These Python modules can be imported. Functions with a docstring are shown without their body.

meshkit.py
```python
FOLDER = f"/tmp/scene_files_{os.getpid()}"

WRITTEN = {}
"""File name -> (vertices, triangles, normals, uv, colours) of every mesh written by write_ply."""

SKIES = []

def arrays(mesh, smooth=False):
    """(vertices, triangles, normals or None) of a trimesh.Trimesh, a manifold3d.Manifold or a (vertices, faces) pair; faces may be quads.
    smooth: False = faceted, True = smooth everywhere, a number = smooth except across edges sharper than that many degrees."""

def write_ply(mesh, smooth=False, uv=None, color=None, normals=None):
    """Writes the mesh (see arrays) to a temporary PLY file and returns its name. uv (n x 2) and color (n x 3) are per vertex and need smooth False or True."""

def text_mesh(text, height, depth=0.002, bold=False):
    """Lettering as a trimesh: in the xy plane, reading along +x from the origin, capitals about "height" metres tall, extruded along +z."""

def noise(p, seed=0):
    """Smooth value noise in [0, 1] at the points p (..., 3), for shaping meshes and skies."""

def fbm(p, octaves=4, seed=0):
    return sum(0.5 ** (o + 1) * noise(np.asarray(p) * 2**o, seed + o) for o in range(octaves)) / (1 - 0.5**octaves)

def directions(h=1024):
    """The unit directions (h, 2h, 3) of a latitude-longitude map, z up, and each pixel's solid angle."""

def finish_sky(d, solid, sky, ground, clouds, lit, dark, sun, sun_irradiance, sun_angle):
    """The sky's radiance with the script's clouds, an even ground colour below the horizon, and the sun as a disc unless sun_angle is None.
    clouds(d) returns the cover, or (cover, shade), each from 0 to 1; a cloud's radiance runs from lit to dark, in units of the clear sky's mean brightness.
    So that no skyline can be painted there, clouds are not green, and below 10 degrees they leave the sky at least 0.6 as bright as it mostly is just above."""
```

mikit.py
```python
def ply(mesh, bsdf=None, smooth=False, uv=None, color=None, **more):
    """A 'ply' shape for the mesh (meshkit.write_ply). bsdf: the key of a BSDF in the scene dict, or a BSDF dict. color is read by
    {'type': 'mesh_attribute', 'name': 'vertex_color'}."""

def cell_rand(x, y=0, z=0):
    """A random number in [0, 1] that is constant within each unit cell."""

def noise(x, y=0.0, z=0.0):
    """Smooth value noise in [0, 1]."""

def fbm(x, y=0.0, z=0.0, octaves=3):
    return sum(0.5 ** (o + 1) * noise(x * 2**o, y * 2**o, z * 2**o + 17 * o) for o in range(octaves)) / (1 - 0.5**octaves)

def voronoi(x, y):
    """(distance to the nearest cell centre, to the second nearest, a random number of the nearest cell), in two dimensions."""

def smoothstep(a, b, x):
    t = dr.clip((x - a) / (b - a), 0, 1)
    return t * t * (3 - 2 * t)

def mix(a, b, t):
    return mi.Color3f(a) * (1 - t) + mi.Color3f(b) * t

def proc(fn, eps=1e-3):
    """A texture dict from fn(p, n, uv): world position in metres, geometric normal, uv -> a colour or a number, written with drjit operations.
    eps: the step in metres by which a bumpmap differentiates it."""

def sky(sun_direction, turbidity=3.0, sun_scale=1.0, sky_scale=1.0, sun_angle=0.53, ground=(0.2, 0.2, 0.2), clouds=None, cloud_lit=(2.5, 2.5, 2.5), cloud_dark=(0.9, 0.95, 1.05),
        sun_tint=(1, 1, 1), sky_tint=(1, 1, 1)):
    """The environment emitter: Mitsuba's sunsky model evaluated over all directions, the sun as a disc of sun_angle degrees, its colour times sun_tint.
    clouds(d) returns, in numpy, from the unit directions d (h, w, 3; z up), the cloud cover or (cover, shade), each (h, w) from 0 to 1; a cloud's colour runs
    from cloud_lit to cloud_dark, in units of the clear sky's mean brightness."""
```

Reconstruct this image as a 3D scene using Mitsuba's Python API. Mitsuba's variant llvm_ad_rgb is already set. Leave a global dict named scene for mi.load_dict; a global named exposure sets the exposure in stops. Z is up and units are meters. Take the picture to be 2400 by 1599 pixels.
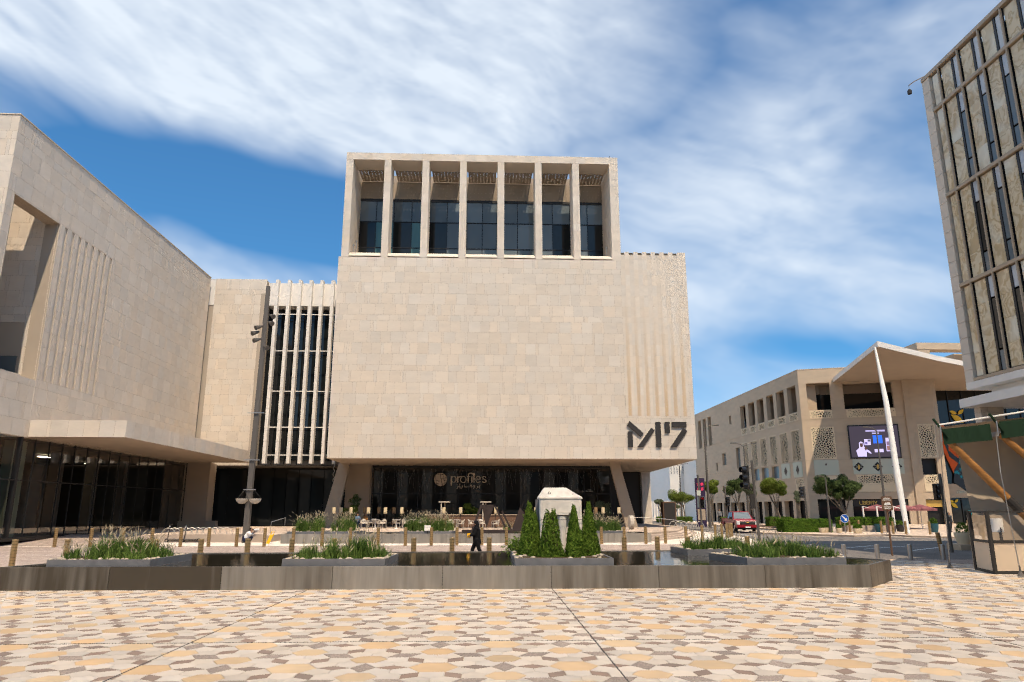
import math, random
import numpy as np, trimesh, mitsuba as mi, drjit as dr
import mikit, meshkit
from mikit import proc, noise, fbm, voronoi, smoothstep, mix, cell_rand
from shapely.geometry import Polygon, LineString, Point, box as sbox
from shapely.ops import unary_union
T = mi.ScalarTransform4f
scene, labels = {}, {}
R = random.Random(7)
NR = np.random.RandomState(11)

# ------------------------------------------------------------------ camera, sky, exposure
YAW, PITCH = math.radians(2.4), math.radians(13.27)
fwd = [math.sin(YAW) * math.cos(PITCH), math.cos(YAW) * math.cos(PITCH), math.sin(PITCH)]
CAM = [0, 0, 2.1]
scene['camera'] = {'type': 'perspective', 'fov': 71.25, 'fov_axis': 'x', 'near_clip': 0.1, 'far_clip': 4000.0,
                   'to_world': T().look_at(origin=CAM, target=[CAM[k] + fwd[k] for k in range(3)], up=[0, 0, 1])}
exposure = 1.45
SUN = (0.137, -0.550, 0.824)


def clouds(d):
    az = np.degrees(np.arctan2(d[..., 0], d[..., 1]))
    el = np.degrees(np.arcsin(np.clip(d[..., 2], -1, 1)))
    k = np.cos(np.radians(el))
    A, E = az * k / 10.0, el / 10.0                                       # about one unit per ten degrees
    a = math.radians(-20)
    U, V = A * math.cos(a) + E * math.sin(a), -A * math.sin(a) + E * math.cos(a)
    nz = lambda x, y, s, o=4: meshkit.fbm(np.stack([x, y, x * 0 + s], -1), o, int(s * 10)) - 0.5
    w = nz(U * 0.9, V * 1.1, 3.1); w2 = nz(U * 0.9 + 5, V * 1.1, 6.3)
    big = nz(U * 0.42 + w * 0.5, V * 0.75 + w2 * 0.5, 8.7, 3)
    mid = nz(U * 1.0 + w * 0.9, V * 2.0 + w2 * 0.9, 2.2, 4)
    fine = nz(U * 3.4 + w * 2.2, V * 6.5 + w2 * 2.6, 4.4, 4)
    s = lambda x0, y0, sx, sy, t=0.0: np.exp(-((((az - x0) * k * math.cos(t) + (el - y0) * math.sin(t)) / sx) ** 2 + ((-(az - x0) * k * math.sin(t) + (el - y0) * math.cos(t)) / sy) ** 2))
    edge = 26.4 - 0.05 * (az + 30) + 4.5 * w
    bank = smooth((el - edge) / (3.4 + 3 * smooth((az + 8) / 12))) * (1 - smooth((az * k + 4 + 16 * w2) / 30)) * (1 - 0.55 * smooth((el - 38 + 8 * w2) / 9))
    wisp = nz(U * 1.6 + w * 2.4, V * 9.0 + w2 * 3.0, 5.5, 4); wisp2 = nz(U * 5.5 + w * 4, V * 13 + w2 * 5, 7.7, 3)
    cover = 0.25 + 0.85 * big + 0.75 * mid
    cover = cover + 0.40 * s(23, 24, 8, 4.6, -0.45) + 0.30 * s(14, 19, 7, 6, -0.3) + 0.20 * s(30, 15, 7, 3.5, -0.2) + 0.14 * s(9, 27, 7, 5, 0)
    cover = cover - 0.80 * s(-17, 22.6, 10, 4.0, -0.15) - 0.34 * s(-31, 23.4, 8, 2.4, 0) - 0.42 * s(27, 11.6, 9, 1.6, -0.12) - 0.16 * s(13, 33, 8, 4, -0.4) - 0.20 * s(16, 41, 16, 6, 0)
    cover = cover + 0.22 * s(-20, 17.6, 6, 2.4, 0)
    cover = np.maximum(cover, bank * (0.80 + 0.30 * mid))
    cover = cover * (1 + 0.55 * fine + 0.50 * wisp + 0.40 * wisp2) + 0.06 * (wisp + fine) * smooth((cover - 0.02) / 0.1)
    lo = smooth((12.5 - el) / 6)
    cover = np.clip(cover * (1 - 0.35 * lo) + 0.12 * lo, 0.02, 0.92)
    return cover, np.clip(0.32 + 0.9 * big, 0, 1)


def smooth(t):
    t = np.clip(t, 0, 1)
    return t * t * (3 - 2 * t)


scene['sky'] = mikit.sky(SUN, turbidity=2.6, clouds=clouds, cloud_lit=(3.7, 3.95, 4.15), cloud_dark=(2.3, 2.65, 3.1), sun_tint=(1, 0.975, 0.95), sky_tint=(0.40, 0.98, 1.28), ground=(0.42, 0.38, 0.33))

# ------------------------------------------------------------------ helpers
def C3(c): return mi.Color3f(*c)


def fn_stone(base, var=0.065, grain=0.07, warm=(1.025, 0.99, 0.95), scale=1.0, dirt=0.12):
    def fn(p, n, uv):
        o = uv.x * 91.0 + uv.y * 37.0
        g = fbm(p.x * 0.9 * scale + o, p.y * 0.9 * scale, p.z * 2.2 * scale, 3)
        f = noise(p.x * 9 + o, p.y * 9, p.z * 14)
        k = 1 + var * (uv.x - 0.5) * 2 + grain * (g - 0.5) * 2 + 0.05 * (f - 0.5) + dirt * (fbm(p.x * 0.23 + 9.1, p.y * 0.23, p.z * 0.16, 3) - 0.5)
        t = dr.clip(uv.y, 0, 1)
        return C3(base) * k * (C3(warm) * t + C3((0.99, 1.0, 1.015)) * (1 - t))
    return fn


def principled(tex, rough=0.8, spec=0.3, **k):
    if isinstance(tex, (tuple, list)):
        tex = {'type': 'rgb', 'value': list(tex)}
    return {'type': 'twosided', 'b': {'type': 'principled', 'base_color': tex, 'roughness': rough, 'specular': spec, **k}}


def mat(name, tex, rough=0.8, spec=0.3, **k): scene[name] = principled(tex, rough, spec, **k)


STONE = (0.65, 0.585, 0.50)
mat('m_stone', proc(fn_stone(STONE)), 0.75, 0.25)
def fn_stain(p, n, uv):
    c = fn_stone(STONE)(p, n, uv)
    u = (p.x - 13.23) / 0.838
    k = u - dr.floor(u)
    s = smoothstep(0.0, 0.07, k) * (1 - smoothstep(0.30, 0.52, k)) * smoothstep(24.0, 10.0, p.z + 5 * noise(p.x * 1.1, 0, 0)) * (0.55 + 0.5 * fbm(p.x * 5, 1, p.z * 0.35, 3))
    return c * (1 - s) + C3((0.56, 0.40, 0.23)) * s
mat('m_stain', proc(fn_stain), 0.75, 0.25)
mat('m_joint', (0.44, 0.375, 0.30), 0.95, 0.1)
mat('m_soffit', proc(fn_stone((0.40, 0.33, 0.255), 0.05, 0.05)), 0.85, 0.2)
mat('m_white', proc(fn_stone((0.74, 0.72, 0.68), 0.05, 0.04)), 0.6, 0.4)
mat('m_rbstone', proc(fn_stone((0.52, 0.42, 0.31), 0.10, 0.10)), 0.8, 0.25)
mat('m_lattice', (0.72, 0.60, 0.42), 0.7, 0.3)
mat('m_black', (0.015, 0.015, 0.016), 0.4, 0.5)
mat('m_dark', (0.035, 0.032, 0.030), 0.5, 0.4)
mat('m_dim', (0.10, 0.085, 0.07), 0.8, 0.3)
mat('m_room', (0.018, 0.016, 0.014), 0.8, 0.3)
mat('m_glass', (0.012, 0.015, 0.016), 0.03, 0.5)
mat('m_glassblue', proc(lambda p, n, uv: C3((0.15, 0.185, 0.205)) * (0.75 + 0.6 * uv.x) * (1 + 0.25 * (fbm(p.x, p.y, p.z * 0.4, 2) - 0.5))), 0.06, 0.5)
mat('m_glassteal', (0.08, 0.20, 0.215), 0.05, 0.5)
scene['m_pane'] = {'type': 'thindielectric', 'int_ior': 1.5}
mat('m_steel', (0.50, 0.48, 0.45), 0.35, 0.5, metallic=0.85)
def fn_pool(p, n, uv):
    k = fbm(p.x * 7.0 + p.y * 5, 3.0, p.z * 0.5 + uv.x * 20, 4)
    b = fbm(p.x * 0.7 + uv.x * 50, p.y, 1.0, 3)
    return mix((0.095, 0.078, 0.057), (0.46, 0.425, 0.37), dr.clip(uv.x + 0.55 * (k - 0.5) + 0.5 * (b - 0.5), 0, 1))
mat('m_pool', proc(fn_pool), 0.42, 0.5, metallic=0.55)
mat('m_planter', proc(lambda p, n, uv: C3((0.20, 0.20, 0.205)) * (0.7 + 0.6 * fbm(p.x * 4, p.y * 4, p.z * 2, 3))), 0.45, 0.5, metallic=0.4)
def fn_brass(p, n, uv):
    z = p.z * 9.2
    ring = dr.abs(z - dr.floor(z) - 0.5)
    k = smoothstep(0.40, 0.46, ring)
    g = fbm(p.x * 12, p.y * 12, p.z * 9, 3)
    return mix(mix((0.42, 0.27, 0.12), (0.60, 0.41, 0.19), g), (0.17, 0.105, 0.05), k)
mat('m_brass', proc(fn_brass), 0.42, 0.5, metallic=0.75)
mat('m_soil', (0.06, 0.045, 0.03), 0.95, 0.1)
mat('m_pebble', proc(fn_stone((0.46, 0.39, 0.30), 0.25, 0.1)), 0.7, 0.3)
def leafmat(name, a, b, trans=0.35):
    scene[name] = {'type': 'principledthin', 'base_color': proc(lambda p, n, uv: mix(a, b, uv.x)), 'roughness': 0.55, 'spec_trans': 0.0, 'diff_trans': trans, 'eta': 1.4}
leafmat('m_grass', (0.045, 0.095, 0.018), (0.22, 0.31, 0.08))
leafmat('m_plume', (0.36, 0.29, 0.19), (0.58, 0.50, 0.36))
leafmat('m_topiary', (0.026, 0.068, 0.008), (0.20, 0.30, 0.045))
leafmat('m_tree', (0.055, 0.095, 0.015), (0.22, 0.27, 0.05))
leafmat('m_treedark', (0.03, 0.052, 0.02), (0.12, 0.165, 0.055))
leafmat('m_olive', (0.09, 0.11, 0.06), (0.20, 0.23, 0.14))
leafmat('m_hedge', (0.028, 0.07, 0.012), (0.16, 0.27, 0.035))
mat('m_bark', proc(lambda p, n, uv: C3((0.17, 0.14, 0.11)) * (0.6 + 0.8 * fbm(p.x * 14, p.y * 14, p.z * 4, 3))), 0.9, 0.2)
mat('m_water', (0.020, 0.017, 0.011), 0.02, 0.5)
scene['m_waterbump'] = {'type': 'bumpmap', 'arbitrary': proc(lambda p, n, uv: 0.0028 * fbm(p.x * 1.6, p.y * 4.5, 0.5, 3) + 0.0006 * noise(p.x * 9, p.y * 16, 0)), 'b': {'type': 'principled', 'base_color': {'type': 'rgb', 'value': [0.020, 0.017, 0.011]}, 'roughness': 0.012, 'specular': 0.5}}


class MB:
    """Collects faces into one mesh."""
    def __init__(s): s.v, s.f, s.n = [], [], 0
    def add(s, v, f):
        v = np.asarray(v, float).reshape(-1, 3); f = np.asarray(f, int)
        if f.shape[1] == 4: f = np.vstack([f[:, [0, 1, 2]], f[:, [0, 2, 3]]])
        s.v.append(v); s.f.append(f + s.n); s.n += len(v); return s
    def tm(s, m): return s.add(m.vertices, m.faces)
    def box(s, x0, x1, y0, y1, z0, z1):
        v = [[x, y, z] for z in (z0, z1) for y in (y0, y1) for x in (x0, x1)]
        return s.add(v, [[0, 2, 3, 1], [4, 5, 7, 6], [0, 1, 5, 4], [2, 6, 7, 3], [0, 4, 6, 2], [1, 3, 7, 5]])
    def hull8(s, b, t):                                                   # 4 bottom points and 4 top points, counterclockwise from above
        return s.add(list(b) + list(t), [[3, 2, 1, 0], [4, 5, 6, 7], [0, 1, 5, 4], [1, 2, 6, 5], [2, 3, 7, 6], [3, 0, 4, 7]])
    def obox(s, c, ax, half):                                              # centre, three axes, half sizes
        c = np.asarray(c, float); ax = [np.asarray(a, float) / np.linalg.norm(a) * h for a, h in zip(ax, half)]
        q = [(-1, -1), (1, -1), (1, 1), (-1, 1)]
        return s.hull8([c + ax[0] * a + ax[1] * b - ax[2] for a, b in q], [c + ax[0] * a + ax[1] * b + ax[2] for a, b in q])
    def bar(s, p, q, w, h=None, up=(0, 0, 1)):                              # rectangular bar from p to q
        p, q = np.asarray(p, float), np.asarray(q, float); d = q - p; L = np.linalg.norm(d); d /= L
        a = np.cross(d, up if abs(np.dot(d, up)) < 0.95 else (0, 1, 0)); a /= np.linalg.norm(a)
        return s.obox((p + q) / 2, (a, np.cross(a, d) * -1, d), (w / 2, (h or w) / 2, L / 2))
    def tube(s, pts, r, n=8, caps=True):
        p = np.asarray(pts, float); r = np.broadcast_to(np.asarray(r, float), (len(p),))
        t = np.gradient(p, axis=0); t /= np.linalg.norm(t, axis=1, keepdims=True) + 1e-12
        ref = np.array([0, 0, 1.0]) if abs(t.mean(0)[2]) < 0.8 else np.array([1.0, 0, 0])
        a = np.cross(t, ref); a /= np.linalg.norm(a, axis=1, keepdims=True) + 1e-12
        b = np.cross(t, a); g = np.arange(n) * 2 * np.pi / n
        v = p[:, None] + r[:, None, None] * (np.cos(g)[None, :, None] * a[:, None] + np.sin(g)[None, :, None] * b[:, None])
        f = [[i * n + j, i * n + (j + 1) % n, (i + 1) * n + (j + 1) % n, (i + 1) * n + j] for i in range(len(p) - 1) for j in range(n)]
        s.add(v.reshape(-1, 3), f)
        if caps:
            for i, fl in ((0, 1), (len(p) - 1, -1)):
                s.add(np.vstack([v[i], p[i:i + 1]]), [[j, (j + 1) % n, n][::fl] for j in range(n)])
        return s
    def lathe(s, prof, n=16, at=(0, 0, 0)):                                  # (radius, z) pairs from bottom to top
        prof = np.asarray(prof, float); g = np.arange(n) * 2 * np.pi / n
        v = np.stack([prof[:, :1] * np.cos(g), prof[:, :1] * np.sin(g), np.repeat(prof[:, 1:], n, 1)], -1) + np.asarray(at, float)
        m = len(prof)
        return s.add(v.reshape(-1, 3), [[i * n + j, i * n + (j + 1) % n, (i + 1) * n + (j + 1) % n, (i + 1) * n + j] for i in range(m - 1) for j in range(n)])
    def prism(s, poly, z0, z1):
        for g in (getattr(poly, 'geoms', None) or [poly]):
            if g.area > 1e-6:
                m = trimesh.creation.extrude_polygon(g, z1 - z0, engine='earcut'); s.add(m.vertices + [0, 0, z0], m.faces)
        return s
    def plate(s, poly, o, u, v, d0, d1):                                     # polygon in the plane (o; u, v), extruded along the normal u x v
        o, u, v = (np.asarray(x, float) for x in (o, u, v)); n = np.cross(u, v)
        for g in (getattr(poly, 'geoms', None) or [poly]):
            if g.area > 1e-6:
                m = trimesh.creation.extrude_polygon(g, d1 - d0, engine='earcut'); w = m.vertices
                s.add(o + w[:, :1] * u + w[:, 1:2] * v + (w[:, 2:] + d0) * n, m.faces)
        return s
    def get(s): return np.vstack(s.v), np.vstack(s.f)


def numbered(k, used):
    if k not in used: return k
    i = 1
    while f'{k}_{i:03d}' in used: i += 1
    return f'{k}_{i:03d}'


USED, LAST = set(), {}
def fresh(k):
    if k in USED:
        i = LAST.get(k, 0) + 1
        while f'{k}_{i:03d}' in USED: i += 1
        LAST[k] = i; k = f'{k}_{i:03d}'
    USED.add(k); return k


def ent(name, mesh, bsdf, parent=None, smooth=False, tone=None, label=None, **more):
    key = fresh((parent + '__' if parent else '') + name)
    if isinstance(mesh, MB): mesh = mesh.get()
    if isinstance(mesh, dict): scene[key] = {**mesh, **more}
    else:
        uv = None
        if tone is not None:
            nv = len(mesh[0])
            uv = np.tile(np.asarray(tone, float), (nv, 1)) if np.ndim(tone) == 1 else np.asarray(tone, float)
            assert len(uv) == nv
            if smooth not in (True, False): smooth = False
        scene[key] = mikit.ply(mesh, bsdf, smooth=smooth, uv=uv, **more)
    if label: labels.setdefault(key, {})['label'] = label
    return key


def thing(name, label, cat, group=None):
    key = fresh(name); labels[key] = {'label': label, 'category': cat}
    if group: labels[key]['group'] = group
    return key


def tag(key, label, cat=None, group=None, kind=None):
    d = labels.setdefault(key, {})
    if label: d['label'] = label
    if cat: d['category'] = cat
    if group: d['group'] = group
    if kind: d['kind'] = kind
    return key


def tone(): return (R.random(), R.random())
MID = (0.5, 0.5)


def sub_rect(r, holes):
    out = [r]
    for h in holes:
        nxt = []
        for (a, b, c, d) in out:
            if h[0] >= b or h[1] <= a or h[2] >= d or h[3] <= c: nxt.append((a, b, c, d)); continue
            if h[0] > a: nxt.append((a, h[0], c, d))
            if h[1] < b: nxt.append((h[1], b, c, d))
            m0, m1 = max(a, h[0]), min(b, h[1])
            if h[2] > c: nxt.append((m0, m1, c, h[2]))
            if h[3] < d: nxt.append((m0, m1, h[3], d))
        out = nxt
    return [q for q in out if q[1] - q[0] > 0.05 and q[3] - q[2] > 0.05]


def courses(z0, z1, ref=6.5, tall=1.045, small=0.53):
    """Course edges between z0 and z1: four tall courses, then a low one, counted from ref."""
    edges, z, k = [], ref, 0
    while z < z1 + 5:
        edges.append(z); z += small if k % 5 == 3 else tall; k += 1
    z, k = ref, 4
    while z > z0 - 5:
        z -= small if k % 5 == 3 else tall; k -= 1; edges.append(z)
    e = [z0] + [q for q in sorted(edges) if z0 + 0.15 < q < z1 - 0.15] + [z1]
    return list(zip(e[:-1], e[1:]))


def panels(rects, holes=(), ref=6.5, wide=(0.72, 1.25), pn=0.33, tall=1.045, small=0.53):
    out = []
    for (u0, u1, v0, v1) in rects:
        for (c0, c1) in courses(v0, v1, ref, tall, small):
            u = u0 - R.random() * 0.6
            while u < u1:
                w = R.uniform(0.13, 0.34) if R.random() < pn else R.uniform(*wide)
                a, b = max(u, u0), min(u + w, u1)
                if u1 - b < 0.12: b = u1; w = u1 - u
                if b - a > 0.06: out += sub_rect((a, b, c0, c1), holes)
                u += w
    return out


def clad(parent, pan, o, u, v, bsdf='m_stone', most=300, gap=0.009, thick=0.014, name='stone_panel', rest='stone_cladding'):
    """Stone panels standing proud of the wall plane (o; u, v): the largest become parts, the others one mesh."""
    o, u, v = (np.asarray(x, float) for x in (o, u, v)); n = np.cross(u, v)
    pan = sorted(pan, key=lambda r: -(r[1] - r[0]) * (r[3] - r[2]))
    far, tones = MB(), []
    for i, (a, b, c, d) in enumerate(pan):
        m = MB(); g = gap; t = thick + R.uniform(-0.002, 0.002)
        q = [(a + g, c + g), (b - g, c + g), (b - g, d - g), (a + g, d - g)]
        lo = [o + u * x + v * y for x, y in q]; hi = [p + n * t for p in lo]
        F = [[4, 5, 6, 7], [0, 1, 5, 4], [1, 2, 6, 5], [2, 3, 7, 6], [3, 0, 4, 7]]
        tn = (min(1, max(0, R.gauss(0.5, 0.24))), R.random())
        if i < most: ent(name, m.add(lo + hi, F), bsdf, parent, tone=tn)
        else: far.add(lo + hi, F); tones += [tn] * 8
    if far.v:
        k = ent(rest, far, bsdf, parent, tone=np.array(tones)); tag(k, 'narrow beige stone panels between the larger panels of the wall', kind='stuff')
# ------------------------------------------------------------------ ground, plaza, roads
def fn_ground(p, n, uv): return mix((0.26, 0.22, 0.18), (0.36, 0.31, 0.26), fbm(p.x * 0.2, p.y * 0.2, 0, 4))
mat('m_ground', proc(fn_ground), 0.95, 0.1)
tag(ent('ground', MB().add([[-1500, -200, -0.03], [1500, -200, -0.03], [1500, 2800, -0.03], [-1500, 2800, -0.03]], [[0, 1, 2, 3]]), 'm_ground'), 'dusty beige ground reaching to the horizon', kind='structure')
def fn_setts(p, n, uv):                                                        # small brown setts with pale lines
    x, y = p.x / 0.20, p.y / 0.10
    r = dr.floor(y); fx = x + 0.5 * (r - 2 * dr.floor(r / 2)); k = cell_rand(dr.floor(fx), r, 0)
    base = mix((0.22, 0.175, 0.15), (0.34, 0.275, 0.235), k) * (0.8 + 0.4 * fbm(p.x * 0.4, p.y * 1.2, 0, 3))
    line = dr.maximum(smoothstep(0.05, 0.02, dr.abs(p.y - 25.2)), smoothstep(0.05, 0.02, dr.abs(p.y - 36.0)))
    return base * (1 - line) + C3((0.5, 0.45, 0.4)) * line
mat('m_setts', proc(fn_setts), 0.9, 0.2)
tag(ent('road', MB().prism(Polygon([(-60, 21.6), (-13.2, 21.6), (-11.2, 27.2), (9.5, 28.6), (14.5, 28.6), (16.5, 32.0), (17.0, 43.0), (13.0, 46.0), (10, 45.2), (-60, 43.2)]), -0.024, -0.004), 'm_setts'), 'brown cobbled road passing behind the pool between two rows of bollards', kind='structure')
def fn_asphalt(p, n, uv):
    k = fbm(p.x * 0.35, p.y * 0.5, 0, 4)
    sp = noise(p.x * 30, p.y * 30, 0)
    s = (p.x - 20) * 0.35 + (p.y - 45) * 0.94
    tr = fbm(s * 0.9, (p.x) * 0.04, 3.0, 3)
    return mix((0.085, 0.078, 0.072), (0.175, 0.16, 0.148), k * 0.6 + tr * 0.4) * (0.85 + 0.3 * sp)
mat('m_asphalt', proc(fn_asphalt), 0.9, 0.2)
mat('m_marking', proc(lambda p, n, uv: C3((0.62, 0.61, 0.58)) * (0.65 + 0.5 * fbm(p.x * 5, p.y * 5, 0, 3))), 0.8, 0.2)
tag(ent('street', MB().prism(Polygon([(16.5, 32), (60, 26), (90, 40), (90, 50), (36, 52.3), (33, 56), (31, 60), (27, 57), (25.5, 63), (26, 72), (30.5, 100), (33, 180), (21.5, 180), (21.8, 72), (20.5, 56), (17, 43)]), -0.028, -0.008), 'm_asphalt'), 'dark asphalt street with worn markings curving past the far buildings', kind='structure')
for a, b, w in (((20.4, 40.9), (23.5, 43.6), .14), ((20.9, 39.7), (25.3, 43.1), .12), ((22.7, 38.3), (26.2, 41.4), .16), ((27.5, 38.2), (31.5, 40.2), .14), ((22.4, 60), (22.9, 75), .12)):
    d = np.array(b) - a; nrm = np.array([-d[1], d[0]]) / np.linalg.norm(d) * w / 2
    ent('lane_marking', MB().prism(Polygon([a + nrm, a - nrm, b - nrm, b + nrm]), -0.008, -0.004), 'm_marking', 'street')
mat('m_pale', proc(lambda p, n, uv: mix((0.47, 0.41, 0.35), (0.60, 0.535, 0.465), cell_rand(dr.floor(p.x * 1.7 + dr.floor(p.y * 1.4) * 0.5), dr.floor(p.y * 1.4), 1)) * (0.9 + 0.2 * fbm(p.x, p.y, 0, 3))), 0.85, 0.2)
tag(ent('far_pavement', MB().prism(Polygon([(-60, 43.2), (10, 45.2), (13, 46), (17, 43), (20.5, 56), (21.8, 72), (21.5, 180), (8, 180), (-60, 78)]), -0.026, 0.0), 'm_pale'), 'pale paved strip along the second pool and under the far bollards', kind='structure')
mat('m_kerb', proc(fn_stone((0.43, 0.355, 0.29), 0.1, 0.1)), 0.85, 0.2)
tag(ent('right_verge', MB().prism(Polygon([(13.3, 22.5), (24, 20), (60, 15), (60, 26), (16.5, 32), (14.5, 28.6)]), -0.027, -0.006), 'm_setts'), 'brown sett strip between plaza and street by the steel bollards', kind='structure')

# the mosaic: a hexagonal star pattern of sand hexagons, granite and brown lozenges in cream stone
mat('m_tilecream', proc(fn_stone((0.445, 0.393, 0.333), 0.12, 0.07, (1.02, 0.995, 0.96), 2.0, 0.24)), 0.75, 0.3)
mat('m_tilesand', proc(fn_stone((0.455, 0.335, 0.208), 0.14, 0.10, (1.04, 0.96, 0.88), 2.0, 0.22)), 0.75, 0.3)
def fn_granite(p, n, uv):
    s = noise(p.x * 55, p.y * 55, 0); s2 = noise(p.x * 110, p.y * 110, 3)
    return C3((0.245, 0.198, 0.165)) * (0.62 + 0.5 * s + 0.35 * s2) * (0.85 + 0.3 * uv.x)
mat('m_tilegranite', proc(fn_granite), 0.7, 0.3)
mat('m_tilebrown', proc(fn_stone((0.215, 0.163, 0.13), 0.12, 0.08, (1.05, 0.97, 0.92), 3.0)), 0.75, 0.3)
tag(ent('plaza', MB().prism(Polygon([(-40, -6), (40, -6), (40, 18), (24, 20), (17.6, 31.8), (14.5, 28.6), (13.3, 23), (11, 20.5), (-40, 21.6)]), -0.026, -0.012), 'm_joint'), 'plaza floor of cream, sand and brown mosaic stones in a star pattern', kind='structure')
PP, X0, Y0 = 1.93, 1.30, 10.58
def star():
    P = PP; out = []
    r6 = lambda r, a0=0: [(r * math.cos(math.radians(a0 + 60 * k)), r * math.sin(math.radians(a0 + 60 * k))) for k in range(6)]
    rot = lambda q, a: [(x * math.cos(a) - y * math.sin(a), x * math.sin(a) + y * math.cos(a)) for x, y in q]
    out.append(('sand', [(x * P, y * P) for x, y in r6(.178)]))
    cs = [(.5, .2887), (0, .5774)]
    for c in cs: out.append(('sand', [((x + c[0]) * P, (y + c[1]) * P) for x, y in r6(.143)]))
    for k in range(3):
        a = math.radians(60 * k); g = [(.41, 0), (.5, -.150), (.59, 0), (.5, .150)]
        out.append(('granite', [(x * P, y * P) for x, y in rot(g, a)]))
    for k in range(6):
        a = math.radians(60 * k)
        out.append(('brown', [(x * P, y * P) for x, y in rot([(.178, 0), (.294, -.069), (.41, 0), (.294, .069)], a)]))
        b = math.radians(60)
        m = (.294, .1697); q = (lambda p: (p[0] * math.cos(b) + p[1] * math.sin(b), p[0] * math.sin(b) - p[1] * math.cos(b)))
        out.append(('cream', [(x * P, y * P) for x, y in rot([(.178, 0), (.294, .069), m, q((.294, .069)), q((.178, 0))], a)]))
        # outer white pieces, one on either side of the 30 degree axis
        h = .143; c = (.5, .2887)
        e = [(c[0] + h * math.cos(math.radians(t)), c[1] + h * math.sin(math.radians(t))) for t in (240, 180)]
        mid = ((e[0][0] + e[1][0]) / 2, (e[0][1] + e[1][1]) / 2)
        foot = (.5, c[1] - h * .866)
        for flip in (0, 1):
            w = [(.294, .069), (.41, 0), (.5, .150), foot, e[0], mid, m]
            if flip: w = [q(p) for p in w]
            out.append(('cream', [(x * P, y * P) for x, y in rot(w, a)]))
    return out
SHAPES = []
for kd, q in star():
    pg = Polygon(q).buffer(-0.0045, join_style=2, mitre_limit=3)
    if pg.is_empty: continue
    if pg.geom_type != 'Polygon': pg = max(pg.geoms, key=lambda g: g.area)
    m = trimesh.creation.extrude_polygon(pg.simplify(0.002), 0.012, engine='earcut')
    fz = m.face_normals[:, 2] > -0.5
    SHAPES.append((kd, m.vertices - [0, 0, 0.012], m.faces[fz], pg.area, np.array(pg.centroid.coords[0])))
POOL = [(-12.9, 20.5), (10.82, 20.35), (12.6, 22.45), (9.6, 28.1), (-10.9, 26.9)]
pool_poly = Polygon(POOL)
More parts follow.
